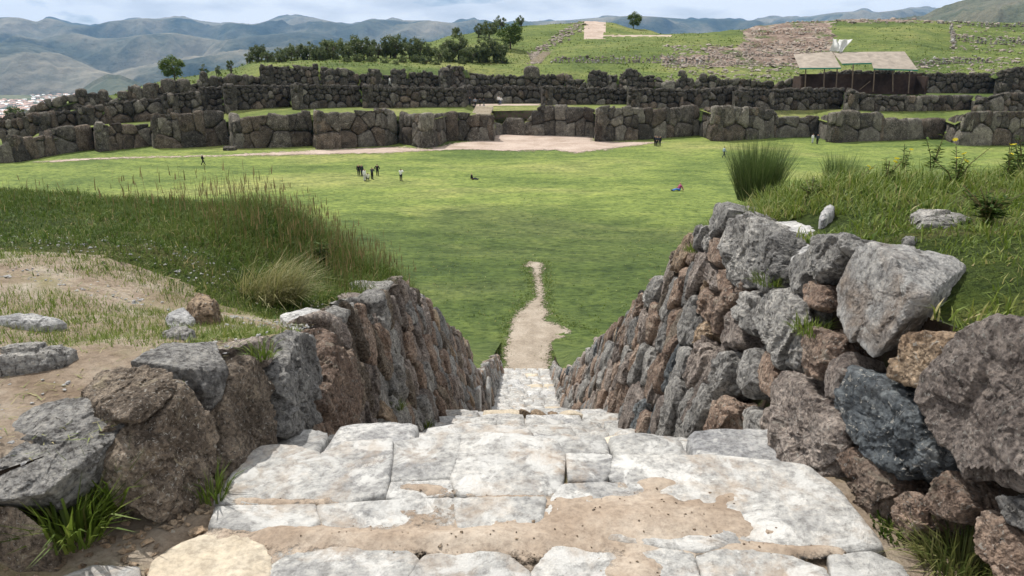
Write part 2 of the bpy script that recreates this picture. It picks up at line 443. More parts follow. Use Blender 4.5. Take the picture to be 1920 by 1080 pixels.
def rock(pts, sub=3, p=16, rough=0.05, seed=0.0, chips=5, fine=0.5, keep=None, facet=1.15):
    """angular boulder: rounded intersection of the hull's half-spaces, chipped and roughened"""
    pts = np.asarray(pts, float)
    n, d = hull_planes(pts)
    c = pts.mean(0)
    dd = d - n @ c
    ok = dd > 1e-4
    n = n[ok]; dd = dd[ok]
    ext = np.maximum((pts.max(0) - pts.min(0)) / 2, 1e-3)
    rs = np.random.default_rng(int(seed * 977) % 99991 + 1)
    if chips:
        cn = rs.normal(size=(chips, 3)); cn /= np.linalg.norm(cn, axis=1)[:, None]
        if keep is not None:                       # leave the worn face whole
            cn = cn[(cn @ np.asarray(keep)) < 0.55]
        if len(cn):
            sup = ((pts - c) @ cn.T).max(0) * rs.uniform(0.72, 0.93, len(cn))
            n = np.vstack([n, cn]); dd = np.concatenate([dd, sup])
    v, f = ICO[sub]
    dr = v * ext; dr /= np.linalg.norm(dr, axis=1)[:, None]
    q = np.maximum(dr @ n.T / dd, 0)
    r = (q ** p).sum(1) ** (-1.0 / p)
    pos = dr * r[:, None]
    s = float(np.median(ext))
    o = seed * 13.7
    w = pos / s
    h = fbm(w * 1.1 + o, 3, 0.55) * 0.5
    if sub >= 3:
        wj = w + 0.10 * np.stack([fbm(w * 3 + o, 2), fbm(w * 3 + o + 7, 2), fbm(w * 3 + o + 13, 2)], 1)
        for K, amp, tl in ((12, .55, .9), (55, .24, .9), (220, .10, .8)):       # broken facets, coarse to fine
            if K > len(w) // 6: continue
            cc = w[rs.choice(len(w), K, replace=False)]
            ix = np.argmax(wj @ cc.T - 0.5 * (cc ** 2).sum(1), 1)
            tv_ = rs.normal(size=(K, 3)) * tl
            h = h + facet * (rs.normal(size=K)[ix] * amp * .6 + ((w - cc[ix]) * tv_[ix]).sum(1) * (1.0 if K < 100 else .8) * (.5 if K == 12 else .8))
        h = h + fine * (ridged(w * 2.6 + o + 5, 4, 0.55) * 0.30 + fbm(w * 7 + o, 3) * 0.25)
    if sub >= 5: h = h + fine * (0.16 * ridged(w * 11 + o + 3, 4) + 0.10 * fbm(w * 26 + o, 3))
    pos = pos + dr * (h * rough * s)[:, None]
    return pos + c, f
def plate(P, Nn, front=0.06, depth=0.35, shrink=0.86, back=0.78, lift=0.0):
    """hull points of a wall stone from the outline of its face"""
    P = np.asarray(P, float); Nn = np.asarray(Nn, float)
    c = P.mean(0)
    return np.vstack([c + (P - c) * shrink + Nn * (front + lift), P + Nn * lift, c + (P - c) * back - Nn * (depth - lift)])
def clip(poly, nx, ny, d):
    out = []
    for i in range(len(poly)):
        a, b = poly[i - 1], poly[i]
        da, db = nx * a[0] + ny * a[1] - d, nx * b[0] + ny * b[1] - d
        if (da <= 0) != (db <= 0):
            t = da / (da - db); out.append((a[0] + t * (b[0] - a[0]), a[1] + t * (b[1] - a[1])))
        if db <= 0: out.append(b)
    return out
def cells(seeds, bound, live=None, ax=1.0, reach=14):
    """Voronoi cells (list of 2-D outlines) of the seeds inside a convex bound; ax stretches the metric along s"""
    S = np.asarray(seeds, float) * np.array([1 / ax, 1.0])
    B = [(x / ax, y) for x, y in bound]
    out = []
    for i in range(len(S)):
        if live is not None and not live[i]:
            out.append(None); continue
        d = S - S[i]; dist = (d ** 2).sum(1)
        idx = np.argsort(dist)[1:1 + reach]
        poly = B
        for j in idx:
            if dist[j] < 1e-9: continue
            m = (S[i] + S[j]) / 2
            poly = clip(poly, d[j][0], d[j][1], d[j] @ m)
            if len(poly) < 3: break
        out.append([(x * ax, y) for x, y in poly] if len(poly) >= 3 else None)
    return out
def area2(p):
    return abs(sum(p[i - 1][0] * p[i][1] - p[i][0] * p[i - 1][1] for i in range(len(p)))) / 2
def inside(pt, poly):
    x, y = pt; r = False
    for i in range(len(poly)):
        (x1, y1), (x2, y2) = poly[i - 1], poly[i]
        if (y1 > y) != (y2 > y) and x < (x2 - x1) * (y - y1) / (y2 - y1) + x1: r = not r
    return r

# ---------------------------------------------------------------- stair, walls and banks: the shape of the place
PLAT = 12.1
CX = 0.04
ST_Y = [-9, 2.75, 4.2, 5.9, 7.2, 8.6, 14.0, 20.0, 30.4, 99]
ST_Z = [PLAT, PLAT, 11.17, 10.28, 9.71, 9.18, 6.2, 3.3, 0.02, 0.02]
def zs(y): return np.interp(y, ST_Y, ST_Z)
def xbR(y): return CX + np.interp(y, [-3, 0.5, 2.0, 2.8, 4, 20, 30], [2.2, 1.62, 1.34, 1.2, 1.13, 1.12, 1.08])
def xbL(y): return CX - np.interp(y, [-3, 0.5, 1.9, 2.25, 2.8, 4, 20, 30], [3.4, 2.4, 1.66, 1.33, 1.2, 1.16, 1.12, 1.08])
BAT = 0.21
def zwL(y): return np.interp(y, [-3, 1, 2.2, 3.0, 3.4, 4.8, 8.5, 12, 17.4, 17.6, 21, 30, 34], [12.5, 12.4, 12.45, 12.45, 12.36, 11.88, 11.05, 9.35, 6.75, 5.9, 4.3, 1.0, 0.0])
def zwR(y): return np.interp(y, [-3, 1, 2.4, 3.6, 5.3, 7.1, 9.7, 14.7, 20, 25, 30, 34], [13.1, 12.95, 12.8, 12.78, 12.57, 11.9, 10.3, 7.8, 4.9, 2.4, 0.75, 0.0])
def hit_wall(px, py, side):
    """point of the wall's face seen at a photo pixel"""
    d = ray(px, py)
    lo, hi = 0.8, 60.0
    def g(t):
        p = CO + d * t
        h = p[2] - zs(p[1])
        return (p[0] - (xbR(p[1]) + BAT * h)) if side > 0 else ((xbL(p[1]) - BAT * h) - p[0])
    ts = np.linspace(lo, hi, 900); prev = lo
    for t in ts:
        if g(t) > 0: hi = t; lo = prev; break
        prev = t
    for _ in range(30):
        m = (lo + hi) / 2
        if g(m) > 0: hi = m
        else: lo = m
    return CO + d * hi
NR = np.array([-1, 0, BAT]) / math.hypot(1, BAT)
NL = np.array([1, 0, BAT]) / math.hypot(1, BAT)

def bankL(x, y):
    x = np.asarray(x, float); y = np.asarray(y, float)
    zt = np.interp(y, [-9, 1, 3.5, 5.5, 8.3, 9.6, 12, 20, 33], [12.6, 12.5, 12.42, 12.22, 11.9, 11.4, 9.9, 5.3, 0.0])
    crest = np.interp(x, [-60, -12, -6, -2], [7.0, 3.0, 1.2, 0.0])          # the bank reaches farther out on the left
    zt = np.maximum(zt, np.interp(y - crest, [-9, 1, 3.5, 5.5, 8.3, 9.6, 12, 20, 33], [12.6, 12.5, 12.42, 12.22, 11.9, 11.4, 9.9, 5.3, 0.0]))
    w = sstep(1.5, 3.3, -(x - CX))
    z = zwL(y) * (1 - w) + zt * w
    return np.maximum(z, -0.4) + 0.05 * n2(x, y, 1.1, 4, 3.0) * sstep(40, 3, y)
def bankR(x, y):
    x = np.asarray(x, float); y = np.asarray(y, float)
    e = np.interp(x, [1, 2.5, 6, 60], [0.0, 0.0, 1.2, 4.0])
    zt = np.interp(y - e, [-9, 1, 3, 5.5, 6.6, 8, 12, 20, 33], [13.2, 13.0, 12.92, 12.74, 12.5, 11.6, 9.0, 5.0, 0.0])
    w = sstep(1.5, 2.4, x - CX)
    z = zwR(y) * (1 - w) + zt * w
    return np.maximum(z, -0.4) + 0.05 * n2(x, y, 1.1, 4, 8.0) * sstep(40, 3, y)

def grid(xs, ys, zf):
    X, Y = np.meshgrid(xs, ys)
    Z = zf(X, Y)
    v = np.stack([X, Y, Z], -1).reshape(-1, 3)
    nx, ny = len(xs), len(ys)
    i = np.arange(nx * ny).reshape(ny, nx)
    f = np.stack([i[:-1, :-1], i[:-1, 1:], i[1:, 1:], i[1:, :-1]], -1).reshape(-1, 4)
    return v, f
def warp(a, b, n, k=2.2):
    t = np.linspace(0, 1, n)
    return a + (b - a) * t ** k

# banks: the near strip keeps its edge on the top of the wall
def bank_mesh(side, u, ys):
    U, Y = np.meshgrid(u, ys)
    if side < 0:
        x0 = xbL(Y) - BAT * (zwL(Y) - zs(Y)) - 0.16
        X = x0 - U; Z = bankL(X, Y)
    else:
        x0 = xbR(Y) + BAT * (zwR(Y) - zs(Y)) + 0.16
        X = x0 + U; Z = bankR(X, Y)
    fine = sstep(12, 5, Y) * sstep(9, 5, U)
    Z = Z + fine * (0.012 * n2(X, Y, 9, 4, 1.0) + 0.02 * n2(X, Y, 3.1, 3, 2.0)) - 0.05 * sstep(0.25, 0.0, U)
    v = np.stack([X, Y, Z], -1).reshape(-1, 3)
    i = np.arange(len(u) * len(ys)).reshape(len(ys), len(u))
    f = np.stack([i[:-1, :-1], i[:-1, 1:], i[1:, 1:], i[1:, :-1]], -1).reshape(-1, 4)
    if side < 0: f = f[:, ::-1]
    return v, f
us = np.concatenate([np.linspace(0, 7, 150), warp(7.15, 70, 30, 1.8)])
ysn = np.concatenate([np.linspace(-9, 0.6, 14), np.linspace(0.75, 10, 170), np.linspace(10.4, 36, 40)])
for side, nm in ((-1, 'hillside_left'), (1, 'hillside_right')):
    v, f = bank_mesh(side, us, ysn)
    o = link(nm, mk_mesh(nm, v, f), M['dirt'] if side < 0 else M['bank'])
    tag(o, kind='structure')
    mid = v[f].mean(1)
    if side > 0:
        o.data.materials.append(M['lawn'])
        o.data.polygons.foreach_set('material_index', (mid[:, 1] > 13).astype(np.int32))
    if side < 0:
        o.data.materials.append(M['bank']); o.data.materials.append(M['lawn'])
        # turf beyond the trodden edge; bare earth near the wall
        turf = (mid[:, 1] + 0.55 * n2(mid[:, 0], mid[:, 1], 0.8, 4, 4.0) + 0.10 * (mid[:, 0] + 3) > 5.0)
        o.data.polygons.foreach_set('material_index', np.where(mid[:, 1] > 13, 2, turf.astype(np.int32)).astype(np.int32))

# ---------------------------------------------------------------- staircase: platform slabs and steps
stair = empty('stone_staircase', (CX, 2.0, PLAT))
tag(stair, 'long worn stone staircase running down between two rough walls to the lawn', 'staircase')
SLABS = [
 ('slab_grey', [(406, 939), (441, 894), (461, 852), (499, 835), (548, 835), (596, 850), (614, 884), (603, 913), (584, 938), (477, 945)]),
 ('slab_white', [(604, 852), (648, 832), (693, 834), (735, 828), (734, 865), (727, 903), (722, 926), (654, 940), (592, 938), (622, 889)]),
 ('slab_grey', [(742, 829), (813, 815), (864, 815), (862, 848), (842, 893), (736, 899)]),
 ('slab_white', [(734, 906), (842, 899), (848, 925), (760, 940), (726, 932)]),
 ('slab_white', [(870, 817), (960, 818), (1040, 824), (1056, 850), (1048, 922), (960, 932), (866, 925), (848, 895), (868, 850)]),
 ('slab_grey', [(1063, 852), (1147, 854), (1143, 890), (1130, 903), (1068, 901)]),
 ('slab_white', [(1153, 866), (1175, 856), (1355, 858), (1445, 866), (1505, 875), (1565, 920), (1617, 980), (1646, 1021), (1561, 1027), (1394, 1025), (1353, 948), (1240, 918), (1150, 896)]),
 ('slab_white', [(1058, 908), (1140, 905), (1238, 924), (1348, 955), (1388, 1025), (1300, 1036), (1170, 1000), (1040, 1003), (1022, 960), (1044, 930)]),
 ('slab_grey', [(1310, 1047), (1355, 1033), (1467, 1038), (1542, 1066), (1562, 1120), (1335, 1120)]),
 ('slab_grey', [(1556, 1044), (1638, 1034), (1688, 1059), (1730, 1120), (1572, 1120)]),
 ('slab_white', [(1046, 1018), (1107, 1011), (1160, 1030), (1210, 1120), (1006, 1120), (1000, 1070)]),
 ('slab_grey', [(1180, 1012), (1298, 1042), (1322, 1120), (1222, 1120)]),
 ('slab_grey', [(797, 1045), (845, 1036), (935, 1030), (990, 1070), (994, 1120), (745, 1120)]),
 ('slab_beige', [(330, 1022), (380, 1006), (451, 1003), (490, 1023), (509, 1049), (503, 1085), (495, 1120), (270, 1120), (292, 1055)]),
 ('slab_white', [(408, 948), (480, 950), (588, 944), (598, 985), (560, 1010), (470, 998), (396, 987)]),
 ('slab_white', [(598, 948), (724, 938), (846, 934), (852, 986), (760, 1008), (612, 990)]),
 ('slab_grey', [(854, 937), (950, 939), (1022, 938), (1012, 1000), (930, 1016), (860, 995)]),
 ('slab_grey', [(514, 1022), (612, 998), (748, 1018), (782, 1050), (732, 1120), (508, 1120)]),
 ('slab_grey', [(118, 1080), (175, 1062), (258, 1066), (264, 1120), (96, 1120)]),
]
UP = np.array([0, 0, 1.0])
for k, (mt, poly) in enumerate(SLABS):
    P = np.array([at_z(x, y, PLAT) for x, y in poly])
    c = P.mean(0)
    P = c + (P - c) * 1.055
    P[:, 2] += rng.uniform(-0.003, 0.003) + 0.003 * rng.normal(size=len(P))
    pts = np.vstack([c + (P - c) * 0.985 + UP * 0.003, P - UP * 0.007, c + (P - c) * 0.99 - UP * 0.27])
    v, f = rock(pts, 5, 160, 0.016, k + 0.37, chips=0, fine=1.2, facet=.35)
    child('slab', mk_mesh('slab', v, f), M[mt], stair)
# slabs behind the viewer's feet
for r_, y0 in enumerate((1.05, 0.35, -0.35)):
    xs_ = np.sort(np.concatenate([[-1.25, 1.35], rng.uniform(-0.9, 1.0, 3)]))
    for a, b in zip(xs_[:-1], xs_[1:]):
        P = np.array([(a + .02, y0, PLAT), (b - .02, y0, PLAT), (b - .02, y0 + .66, PLAT), (a + .02, y0 + .66, PLAT)]) + 0.02 * rng.normal(size=(4, 3)) * [1, 1, .2]
        v, f = rock(np.vstack([P, P - UP * .25]), 3, 24, 0.02, 40 + r_ + a, chips=0)
        child('slab', mk_mesh('slab', v, f), M['slab_grey'], stair)
# rows of tread stones following the stair's fall
rows = []
y = 2.72; z = PLAT
while y < 30.2:
    g = (zs(y + 0.3) - zs(y - 0.3)) / -0.6
    tread = 0.44 if y < 20 else 0.62
    if y < 8.4: tread = 0.50
    y2 = y + tread
    rows.append((y, y2, float(zs(y + tread * 0.5))))
    y = y2
cnt = 0
for k, (ya, yb, zt) in enumerate(rows):
    nst = int(rng.integers(4, 7)) if ya < 9 else int(rng.integers(4, 6))
    w0, w1 = xbL(ya) - 0.05, xbR(ya) + 0.05
    cut = np.linspace(w0, w1, nst + 1); cut[1:-1] += rng.uniform(-0.13, 0.13, nst - 1)
    for a, b in zip(cut[:-1], cut[1:]):
        jz = rng.uniform(-0.018, 0.018); jy = rng.uniform(-0.07, 0.05)
        P = np.array([(a + .012, ya - .10, zt + jz), (b - .012, ya - .10, zt + jz), (b - .012, yb + jy, zt + jz - .012), ((a + b) / 2, yb + jy + .03, zt + jz - .012), (a + .012, yb + jy, zt + jz - .012)])
        P[:, :2] += rng.normal(size=(5, 2)) * 0.014
        c = P.mean(0)
        pts = np.vstack([c + (P - c) * 0.93 + UP * 0.006, P - UP * 0.018, P - UP * 0.30])
        v, f = rock(pts, 4 if ya < 6 else (3 if ya < 9.5 else 2), 40, 0.05, 60 + cnt * 0.71, chips=1, fine=1.0, keep=UP, facet=.4)
        mt = ['slab_white', 'slab_grey', 'slab_grey', 'slab_grey', 'white', 'slab_beige'][int(rng.integers(0, 5)) if rng.random() < 0.95 else 5]
        child('step_stone', mk_mesh('step_stone', v, f), M[mt], stair)
        cnt += 1
# bedding under the stones
yy = np.concatenate([[-3, 2.6, 2.66], np.linspace(2.9, 30.4, 80)])
V = []; F = []
for i, q in enumerate(yy):
    zz = float(zs(q)) - (0.028 if q < 2.65 else 0.24)
    V += [(float(xbL(q)) - .3, q, zz), (float(xbR(q)) + .3, q, zz)]
    if i: F.append((2 * i - 2, 2 * i - 1, 2 * i + 1, 2 * i))
child('bedding', mk_mesh('bedding', V, F), M['dirt'], stair)

# trodden dust lying in the hollows of the platform
def dust_z(X, Y):
    z = PLAT - 0.0035 + 0.010 * n2(X, Y, 2.6, 4, 21.0) + 0.011 * n2(X, Y, 9, 6, 5.0)
    for (px, py, rx, ry, h) in ((1190, 958, .34, .13, .030), (1290, 985, .30, .10, .024), (1030, 1000, .30, .10, .026), (720, 1012, .45, .05, .022), (560, 1000, .2, .05, .018), (860, 1020, .4, .05, .018),
                                (790, 916, .13, .035, .018), (520, 942, .22, .022, .016), (1230, 905, .12, .05, .018), (640, 870, .04, .04, .010), (1470, 1034, .26, .03, .02), (940, 945, .10, .03, .010), (1180, 1070, .16, .08, .02), (690, 960, .2, .04, .014), (1390, 930, .12, .05, .010)):
        c = at_z(px, py, PLAT)
        z = z + .8 * h * np.exp(-((X - c[0]) / rx) ** 2 - ((Y - c[1]) / ry) ** 2)
    z = z - 0.05 * sstep(1.02, 1.14, np.abs(X - CX) + np.where(X < 0, -0.12, 0.0)) - 0.06 * sstep(2.60, 2.72, Y)
    return z
v, f = grid(np.linspace(-1.35, 1.3, 190), np.concatenate([np.linspace(-.4, 1.5, 30), np.linspace(1.52, 2.74, 110)]), dust_z)
nt = M['dust'].node_tree; b = nt.nodes['Principled BSDF']
geo = N(nt, 'ShaderNodeNewGeometry'); sx = N(nt, 'ShaderNodeSeparateXYZ'); nt.links.new(geo.outputs['Position'], sx.inputs[0])
mr = N(nt, 'ShaderNodeMapRange'); nt.links.new(sx.outputs['Z'], mr.inputs['Value']); mr.clamp = False
mr.inputs['From Min'].default_value = PLAT - .002; mr.inputs['From Max'].default_value = PLAT + .014
nz = noise(nt, geo.outputs['Position'], 34, 8, 0.78)
ma = N(nt, 'ShaderNodeMath', operation='MULTIPLY_ADD'); nt.links.new(nz, ma.inputs[0]); ma.inputs[1].default_value = 3.2; ma.inputs[2].default_value = -1.55
ad = N(nt, 'ShaderNodeMath', operation='ADD'); nt.links.new(ma.outputs[0], ad.inputs[0]); nt.links.new(mr.outputs[0], ad.inputs[1])
m2 = N(nt, 'ShaderNodeMapRange'); nt.links.new(ad.outputs[0], m2.inputs['Value']); m2.inputs['From Min'].default_value = 0.05; m2.inputs['From Max'].default_value = .6
nt.links.new(m2.outputs[0], b.inputs['Alpha'])
o = link('dust', mk_mesh('dust', v, f), M['dust'])
tag(o, 'thin tan dust lying over the worn platform slabs', 'dust', kind='stuff')
# gritty earth beside the platform on the left
def grit_z(X, Y):
    return PLAT - 0.015 + 0.02 * n2(X, Y, 6, 4, 2.0) + 0.30 * sstep(1.5, 2.1, -X) * sstep(1.4, 2.2, Y) - 0.04 * sstep(-1.17, -1.05, X)
v, f = grid(np.linspace(-2.5, -1.0, 70), np.linspace(0.2, 2.75, 100), grit_z)
o = link('dirt_strip', mk_mesh('dirt_strip', v, f), M['dirt']); tag(o, kind='structure')
def gritR_z(X, Y):
    return PLAT - 0.06 + 0.02 * n2(X, Y, 6, 4, 7.0)
v, f = grid(np.linspace(1.05, 1.75, 40), np.linspace(0.2, 2.75, 90), gritR_z)
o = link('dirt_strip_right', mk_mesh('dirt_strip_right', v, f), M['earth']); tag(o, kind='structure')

# ---------------------------------------------------------------- retaining walls
wallR = empty('retaining_wall', (1.3, 5, 10.0))
tag(wallR, 'rough stone retaining wall on the right of the stairs with huge boulders', 'stone wall')
wallL = empty('retaining_wall', (-1.3, 5, 10.0))
tag(wallL, 'shaded rough stone retaining wall on the left of the stairs', 'stone wall')
TR = [
 ('purple', 6, [(1736, 774), (1745, 722), (1800, 660), (1850, 612), (1920, 602), (2010, 602), (2060, 760), (2000, 900), (1903, 921), (1832, 895), (1779, 819)]),
 ('blue', 6, [(1580, 758), (1604, 694), (1661, 718), (1730, 776), (1763, 852), (1746, 892), (1681, 892), (1628, 852)]),
 ('purple', 6, [(1461, 774), (1470, 718), (1494, 703), (1526, 725), (1577, 803), (1577, 868), (1565, 918), (1534, 905), (1473, 866)]),
 ('tan', 5, [(1692, 638), (1717, 627), (1767, 622), (1800, 634), (1775, 674), (1744, 728), (1710, 724), (1672, 704), (1681, 664)]),
 ('limestone', 5, [(1525, 484), (1542, 446), (1585, 444), (1610, 456), (1578, 494), (1544, 527), (1523, 500)]),
 ('limestone', 5, [(1374, 432), (1390, 408), (1436, 418), (1424, 471), (1420, 525), (1399, 538), (1380, 513), (1366, 471)]),
 ('limestone', 5, [(1446, 422), (1462, 434), (1465, 485), (1460, 538), (1443, 551), (1427, 525), (1429, 477)]),
 ('limestone', 4, [(1481, 515), (1502, 481), (1522, 474), (1522, 515), (1510, 550), (1494, 550)]),
 ('conglomerate', 4, [(1514, 538), (1535, 528), (1556, 540), (1559, 570), (1546, 579), (1520, 564)]),
 ('limestone', 5, [(1432, 599), (1460, 548), (1493, 555), (1512, 578), (1512, 640), (1508, 672), (1497, 694), (1474, 684), (1458, 654)]),
 ('limestone', 4, [(1388, 582), (1404, 548), (1427, 553), (1437, 578), (1427, 626), (1410, 631)]),
 ('conglomerate', 5, [(1513, 645), (1534, 618), (1572, 634), (1566, 676), (1543, 711), (1522, 700)]),
 ('purple', 4, [(1558, 709), (1568, 661), (1591, 657), (1593, 701), (1582, 744), (1560, 748)]),
 ('conglomerate', 4, [(1430, 693), (1445, 657), (1464, 681), (1468, 720), (1453, 746), (1436, 729)]),
 ('limestone', 4, [(1394, 700), (1401, 652), (1419, 647), (1429, 690), (1427, 739), (1405, 743)]),
 ('limestone', 4, [(1401, 774), (1414, 757), (1424, 774), (1440, 811), (1441, 850), (1410, 850)]),
 ('purple', 4, [(1442, 770), (1452, 759), (1459, 780), (1461, 858), (1447, 864), (1442, 820)]),
 ('conglomerate', 5, [(1580, 854), (1600, 838), (1653, 882), (1680, 926), (1668, 984), (1637, 984), (1612, 933)]),
 ('conglomerate', 5, [(1686, 943), (1710, 915), (1737, 934), (1741, 978), (1714, 1017), (1683, 989)]),
 ('conglomerate', 5, [(1745, 942), (1779, 882), (1791, 921), (1827, 951), (1803, 976), (1760, 969)]),
 ('conglomerate', 5, [(1836, 970), (1852, 956), (1889, 980), (1920, 1028), (1938, 1095), (1875, 1082), (1846, 1046)]),
 ('limestone', 5, [(1884, 938), (1901, 931), (1950, 942), (1955, 1008), (1906, 985)]),
 ('limestone', 4, [(1339, 429), (1352, 388), (1371, 385), (1382, 394), (1366, 431), (1350, 442)]),
 ('conglomerate', 4, [(1339, 453), (1358, 446), (1362, 492), (1352, 498), (1340, 487)]),
 ('conglomerate', 4, [(1314, 549), (1324, 534), (1337, 560), (1334, 595), (1324, 602), (1314, 582)]),
 ('purple', 4, [(1330, 515), (1338, 495), (1350, 511), (1348, 539), (1339, 545)]),
 ('conglomerate', 4, [(1353, 515), (1361, 503), (1370, 518), (1368, 550), (1355, 548)]),
 ('conglomerate', 4, [(1357, 553), (1374, 536), (1387, 554), (1384, 566), (1368, 577)]),
 ('conglomerate', 4, [(1340, 577), (1352, 560), (1359, 580), (1351, 622), (1341, 625)]),
 ('purple', 4, [(1364, 592), (1379, 584), (1395, 610), (1394, 647), (1362, 650)]),
]
TL = [
 ('pitted', 6, [(242, 844), (285, 772), (326, 715), (346, 722), (397, 819), (405, 893), (391, 940), (326, 960), (256, 964)]),
 ('pitted', 6, [(428, 693), (457, 682), (492, 736), (499, 799), (502, 834), (447, 870), (421, 898), (408, 843), (414, 765)]),
 ('purple', 4, [(464, 643), (488, 632), (506, 652), (494, 687), (477, 673)]),
 ('limestone', 5, [(503, 711), (526, 638), (551, 627), (572, 638), (584, 749), (575, 786), (542, 822), (514, 819)]),
 ('conglomerate', 5, [(603, 625), (620, 648), (645, 702), (651, 762), (651, 807), (616, 810), (593, 765), (596, 717)]),
 ('conglomerate', 5, [(577, 812), (589, 792), (616, 803), (616, 836), (602, 848)]),
 ('conglomerate', 4, [(622, 816), (650, 812), (664, 826), (655, 838), (628, 842)]),
]
def wall_stones(side, traced, parent, Y0, Y1, sa, sv):
    Nn = NR if side > 0 else NL
    zw = zwR if side > 0 else zwL
    xb = xbR if side > 0 else xbL
    block = []; polys = []
    for k, (mt, sub, poly) in enumerate(traced):
        P = np.array([hit_wall(x, y, side) for x, y in poly])
        size = np.ptp(P, axis=0).max()
        v, f = rock(plate(P, Nn, 0.015 + 0.045 * size * rng.uniform(.5, 1.3), 0.22 + 0.45 * size, 0.90), min(6, sub + (1 if sub >= 5 else 0)), 80, 0.125, side * 50 + 70 + k * 1.37, chips=2, fine=1.0, keep=Nn)
        child('stone', mk_mesh('stone', v, f, False), M[mt], parent)
        sp = [(p[1], p[2] - float(zs(p[1]))) for p in P]
        polys.append(sp)
        c = np.mean(sp, 0); block.append(tuple(c))
        for q in sp: block.append(tuple(c + (np.array(q) - c) * 0.72))
        for q, q2 in zip(sp, sp[1:] + sp[:1]): block.append(tuple(c + ((np.array(q) + np.array(q2)) / 2 - c) * 0.72))
    seeds = list(block)
    live = [False] * len(block)
    v_ = -0.02; row = 0
    while v_ < 2.5:
        rh = sv * rng.uniform(0.75, 1.3)
        s_ = Y0 + rng.uniform(0, sa)
        while s_ < Y1:
            top = float(zw(s_) - zs(s_))
            if v_ + rh * 0.35 < top:
                q = (s_ + rng.uniform(-.2, .2) * sa, v_ + rh * (0.5 + rng.uniform(-.28, .28)))
                if not any(inside(q, p) for p in polys):
                    seeds.append(q); live.append(True)
            s_ += sa * rng.choice([0.55, 0.8, 1.0, 1.35], p=[.25, .3, .3, .15]) * (1.0 if s_ < 10 else 1.25)
        v_ += rh; row += 1
    cs = cells(seeds, [(Y0 - .4, -0.25), (Y1 + .4, -0.25), (Y1 + .4, 2.6), (Y0 - .4, 2.6)], live, ax=0.85, reach=70)
    pal = ['limestone', 'limestone', 'purple', 'conglomerate', 'conglomerate', 'blue', 'pitted', 'tan'] if side > 0 else ['pitted', 'purple', 'conglomerate', 'limestone', 'tan', 'limestone']
    wts = [.24, .14, .28, .16, .05, .06, .03, .04] if side > 0 else [.17, .30, .20, .15, .03, .15]
    todo = []
    for q, lv, c in zip(seeds, live, cs):
        if not lv or c is None: continue
        top = float(zw(q[0]) - zs(q[0])) + rng.uniform(-.06, .10)
        c = clip(c, 0, 1, top)
        if len(c) < 3 or not 0.012 < area2(c) < 0.6: continue
        todo.append((q, c))
    todo.sort(key=lambda t: t[0][0])
    room = 300 - len(traced)
    rest_v = []; rest_f = []; off = 0
    # the ones that show largest (nearest) are parts of their own; what is left is one mass
    for k, (q, c) in enumerate(todo):
        cc = np.mean(c, 0)
        c = cc + (np.array(c) - cc) * rng.uniform(0.86, 0.97)
        P = np.array([(0, s, v + zs(s)) for s, v in c])
        P[:, 0] = xb(P[:, 1]) + (BAT if side > 0 else -BAT) * (P[:, 2] - zs(P[:, 1]))
        near = q[0] < 8
        lift = rng.uniform(-.045, .045)
        P = P + rng.normal(size=P.shape) * 0.015
        v, f = rock(plate(P, Nn, 0.012 + rng.uniform(.0, .045), 0.3, 0.88, 0.7, lift), 5 if q[0] < 5.5 else (4 if q[0] < 10 else 3), 70, 0.125 if near else 0.15, side * 31 + 100 + k * 0.917, chips=2, fine=1.0)
        if k < room:
            mt = pal[int(rng.choice(len(pal), p=wts))]
            child('stone', mk_mesh('stone', v, f, False), M[mt], parent)
        else:
            rest_v.append(v); rest_f.append(f + off); off += len(v)
    if rest_v:
        o = child('far_stones', mk_mesh('far_stones', np.vstack(rest_v), np.vstack(rest_f)), M['purple'], parent)
        o['kind'] = 'stuff'
    # earth core behind the stones
    ys_ = np.linspace(0.3, 31, 130); hs_ = np.linspace(-0.3, 1, 12)
    V = []; 
    for yq in ys_:
        t = float(zw(yq) - zs(yq))
        for h in hs_:
            hh = h * t - (0.06 if h == 1 else 0)
            x = float(xb(yq)) + (1 if side > 0 else -1) * (BAT * hh + 0.16 + 0.03 * math.sin(yq * 9 + hh * 7))
            V.append((x, yq, float(zs(yq)) + hh))
    i = np.arange(len(ys_) * len(hs_)).reshape(len(ys_), len(hs_))
    F = np.stack([i[:-1, :-1], i[:-1, 1:], i[1:, 1:], i[1:, :-1]], -1).reshape(-1, 4)
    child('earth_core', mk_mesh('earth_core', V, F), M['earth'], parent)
    return len(todo)
nR = wall_stones(1, TR, wallR, 3.2, 30.2, 0.35, 0.42)
nL = wall_stones(-1, TL, wallL, 4.4, 30.2, 0.35, 0.42)
print('wall stones', nR, nL)

# boulders that show their tops: outline points given with their height or on the wall's face
def boulder(parent, name, mt, pts3, sub=6, p=16, rough=0.05, seed=1.0, chips=2, keep=None, fine=1.0):
    v, f = rock(pts3, min(sub + 1, 6) if sub >= 5 else sub, max(p, 70), rough * 1.6, seed, chips, fine, keep)
    if parent is None:
        c = v.mean(0); c[2] = v[:, 2].min()
        o = link(name, mk_mesh(name, v - c, f), M[mt]); o.location = c
        return o
    return child(name, mk_mesh(name, v, f, False), M[mt], parent)
W = lambda x, y, s: hit_wall(x, y, s)
Zp = at_z
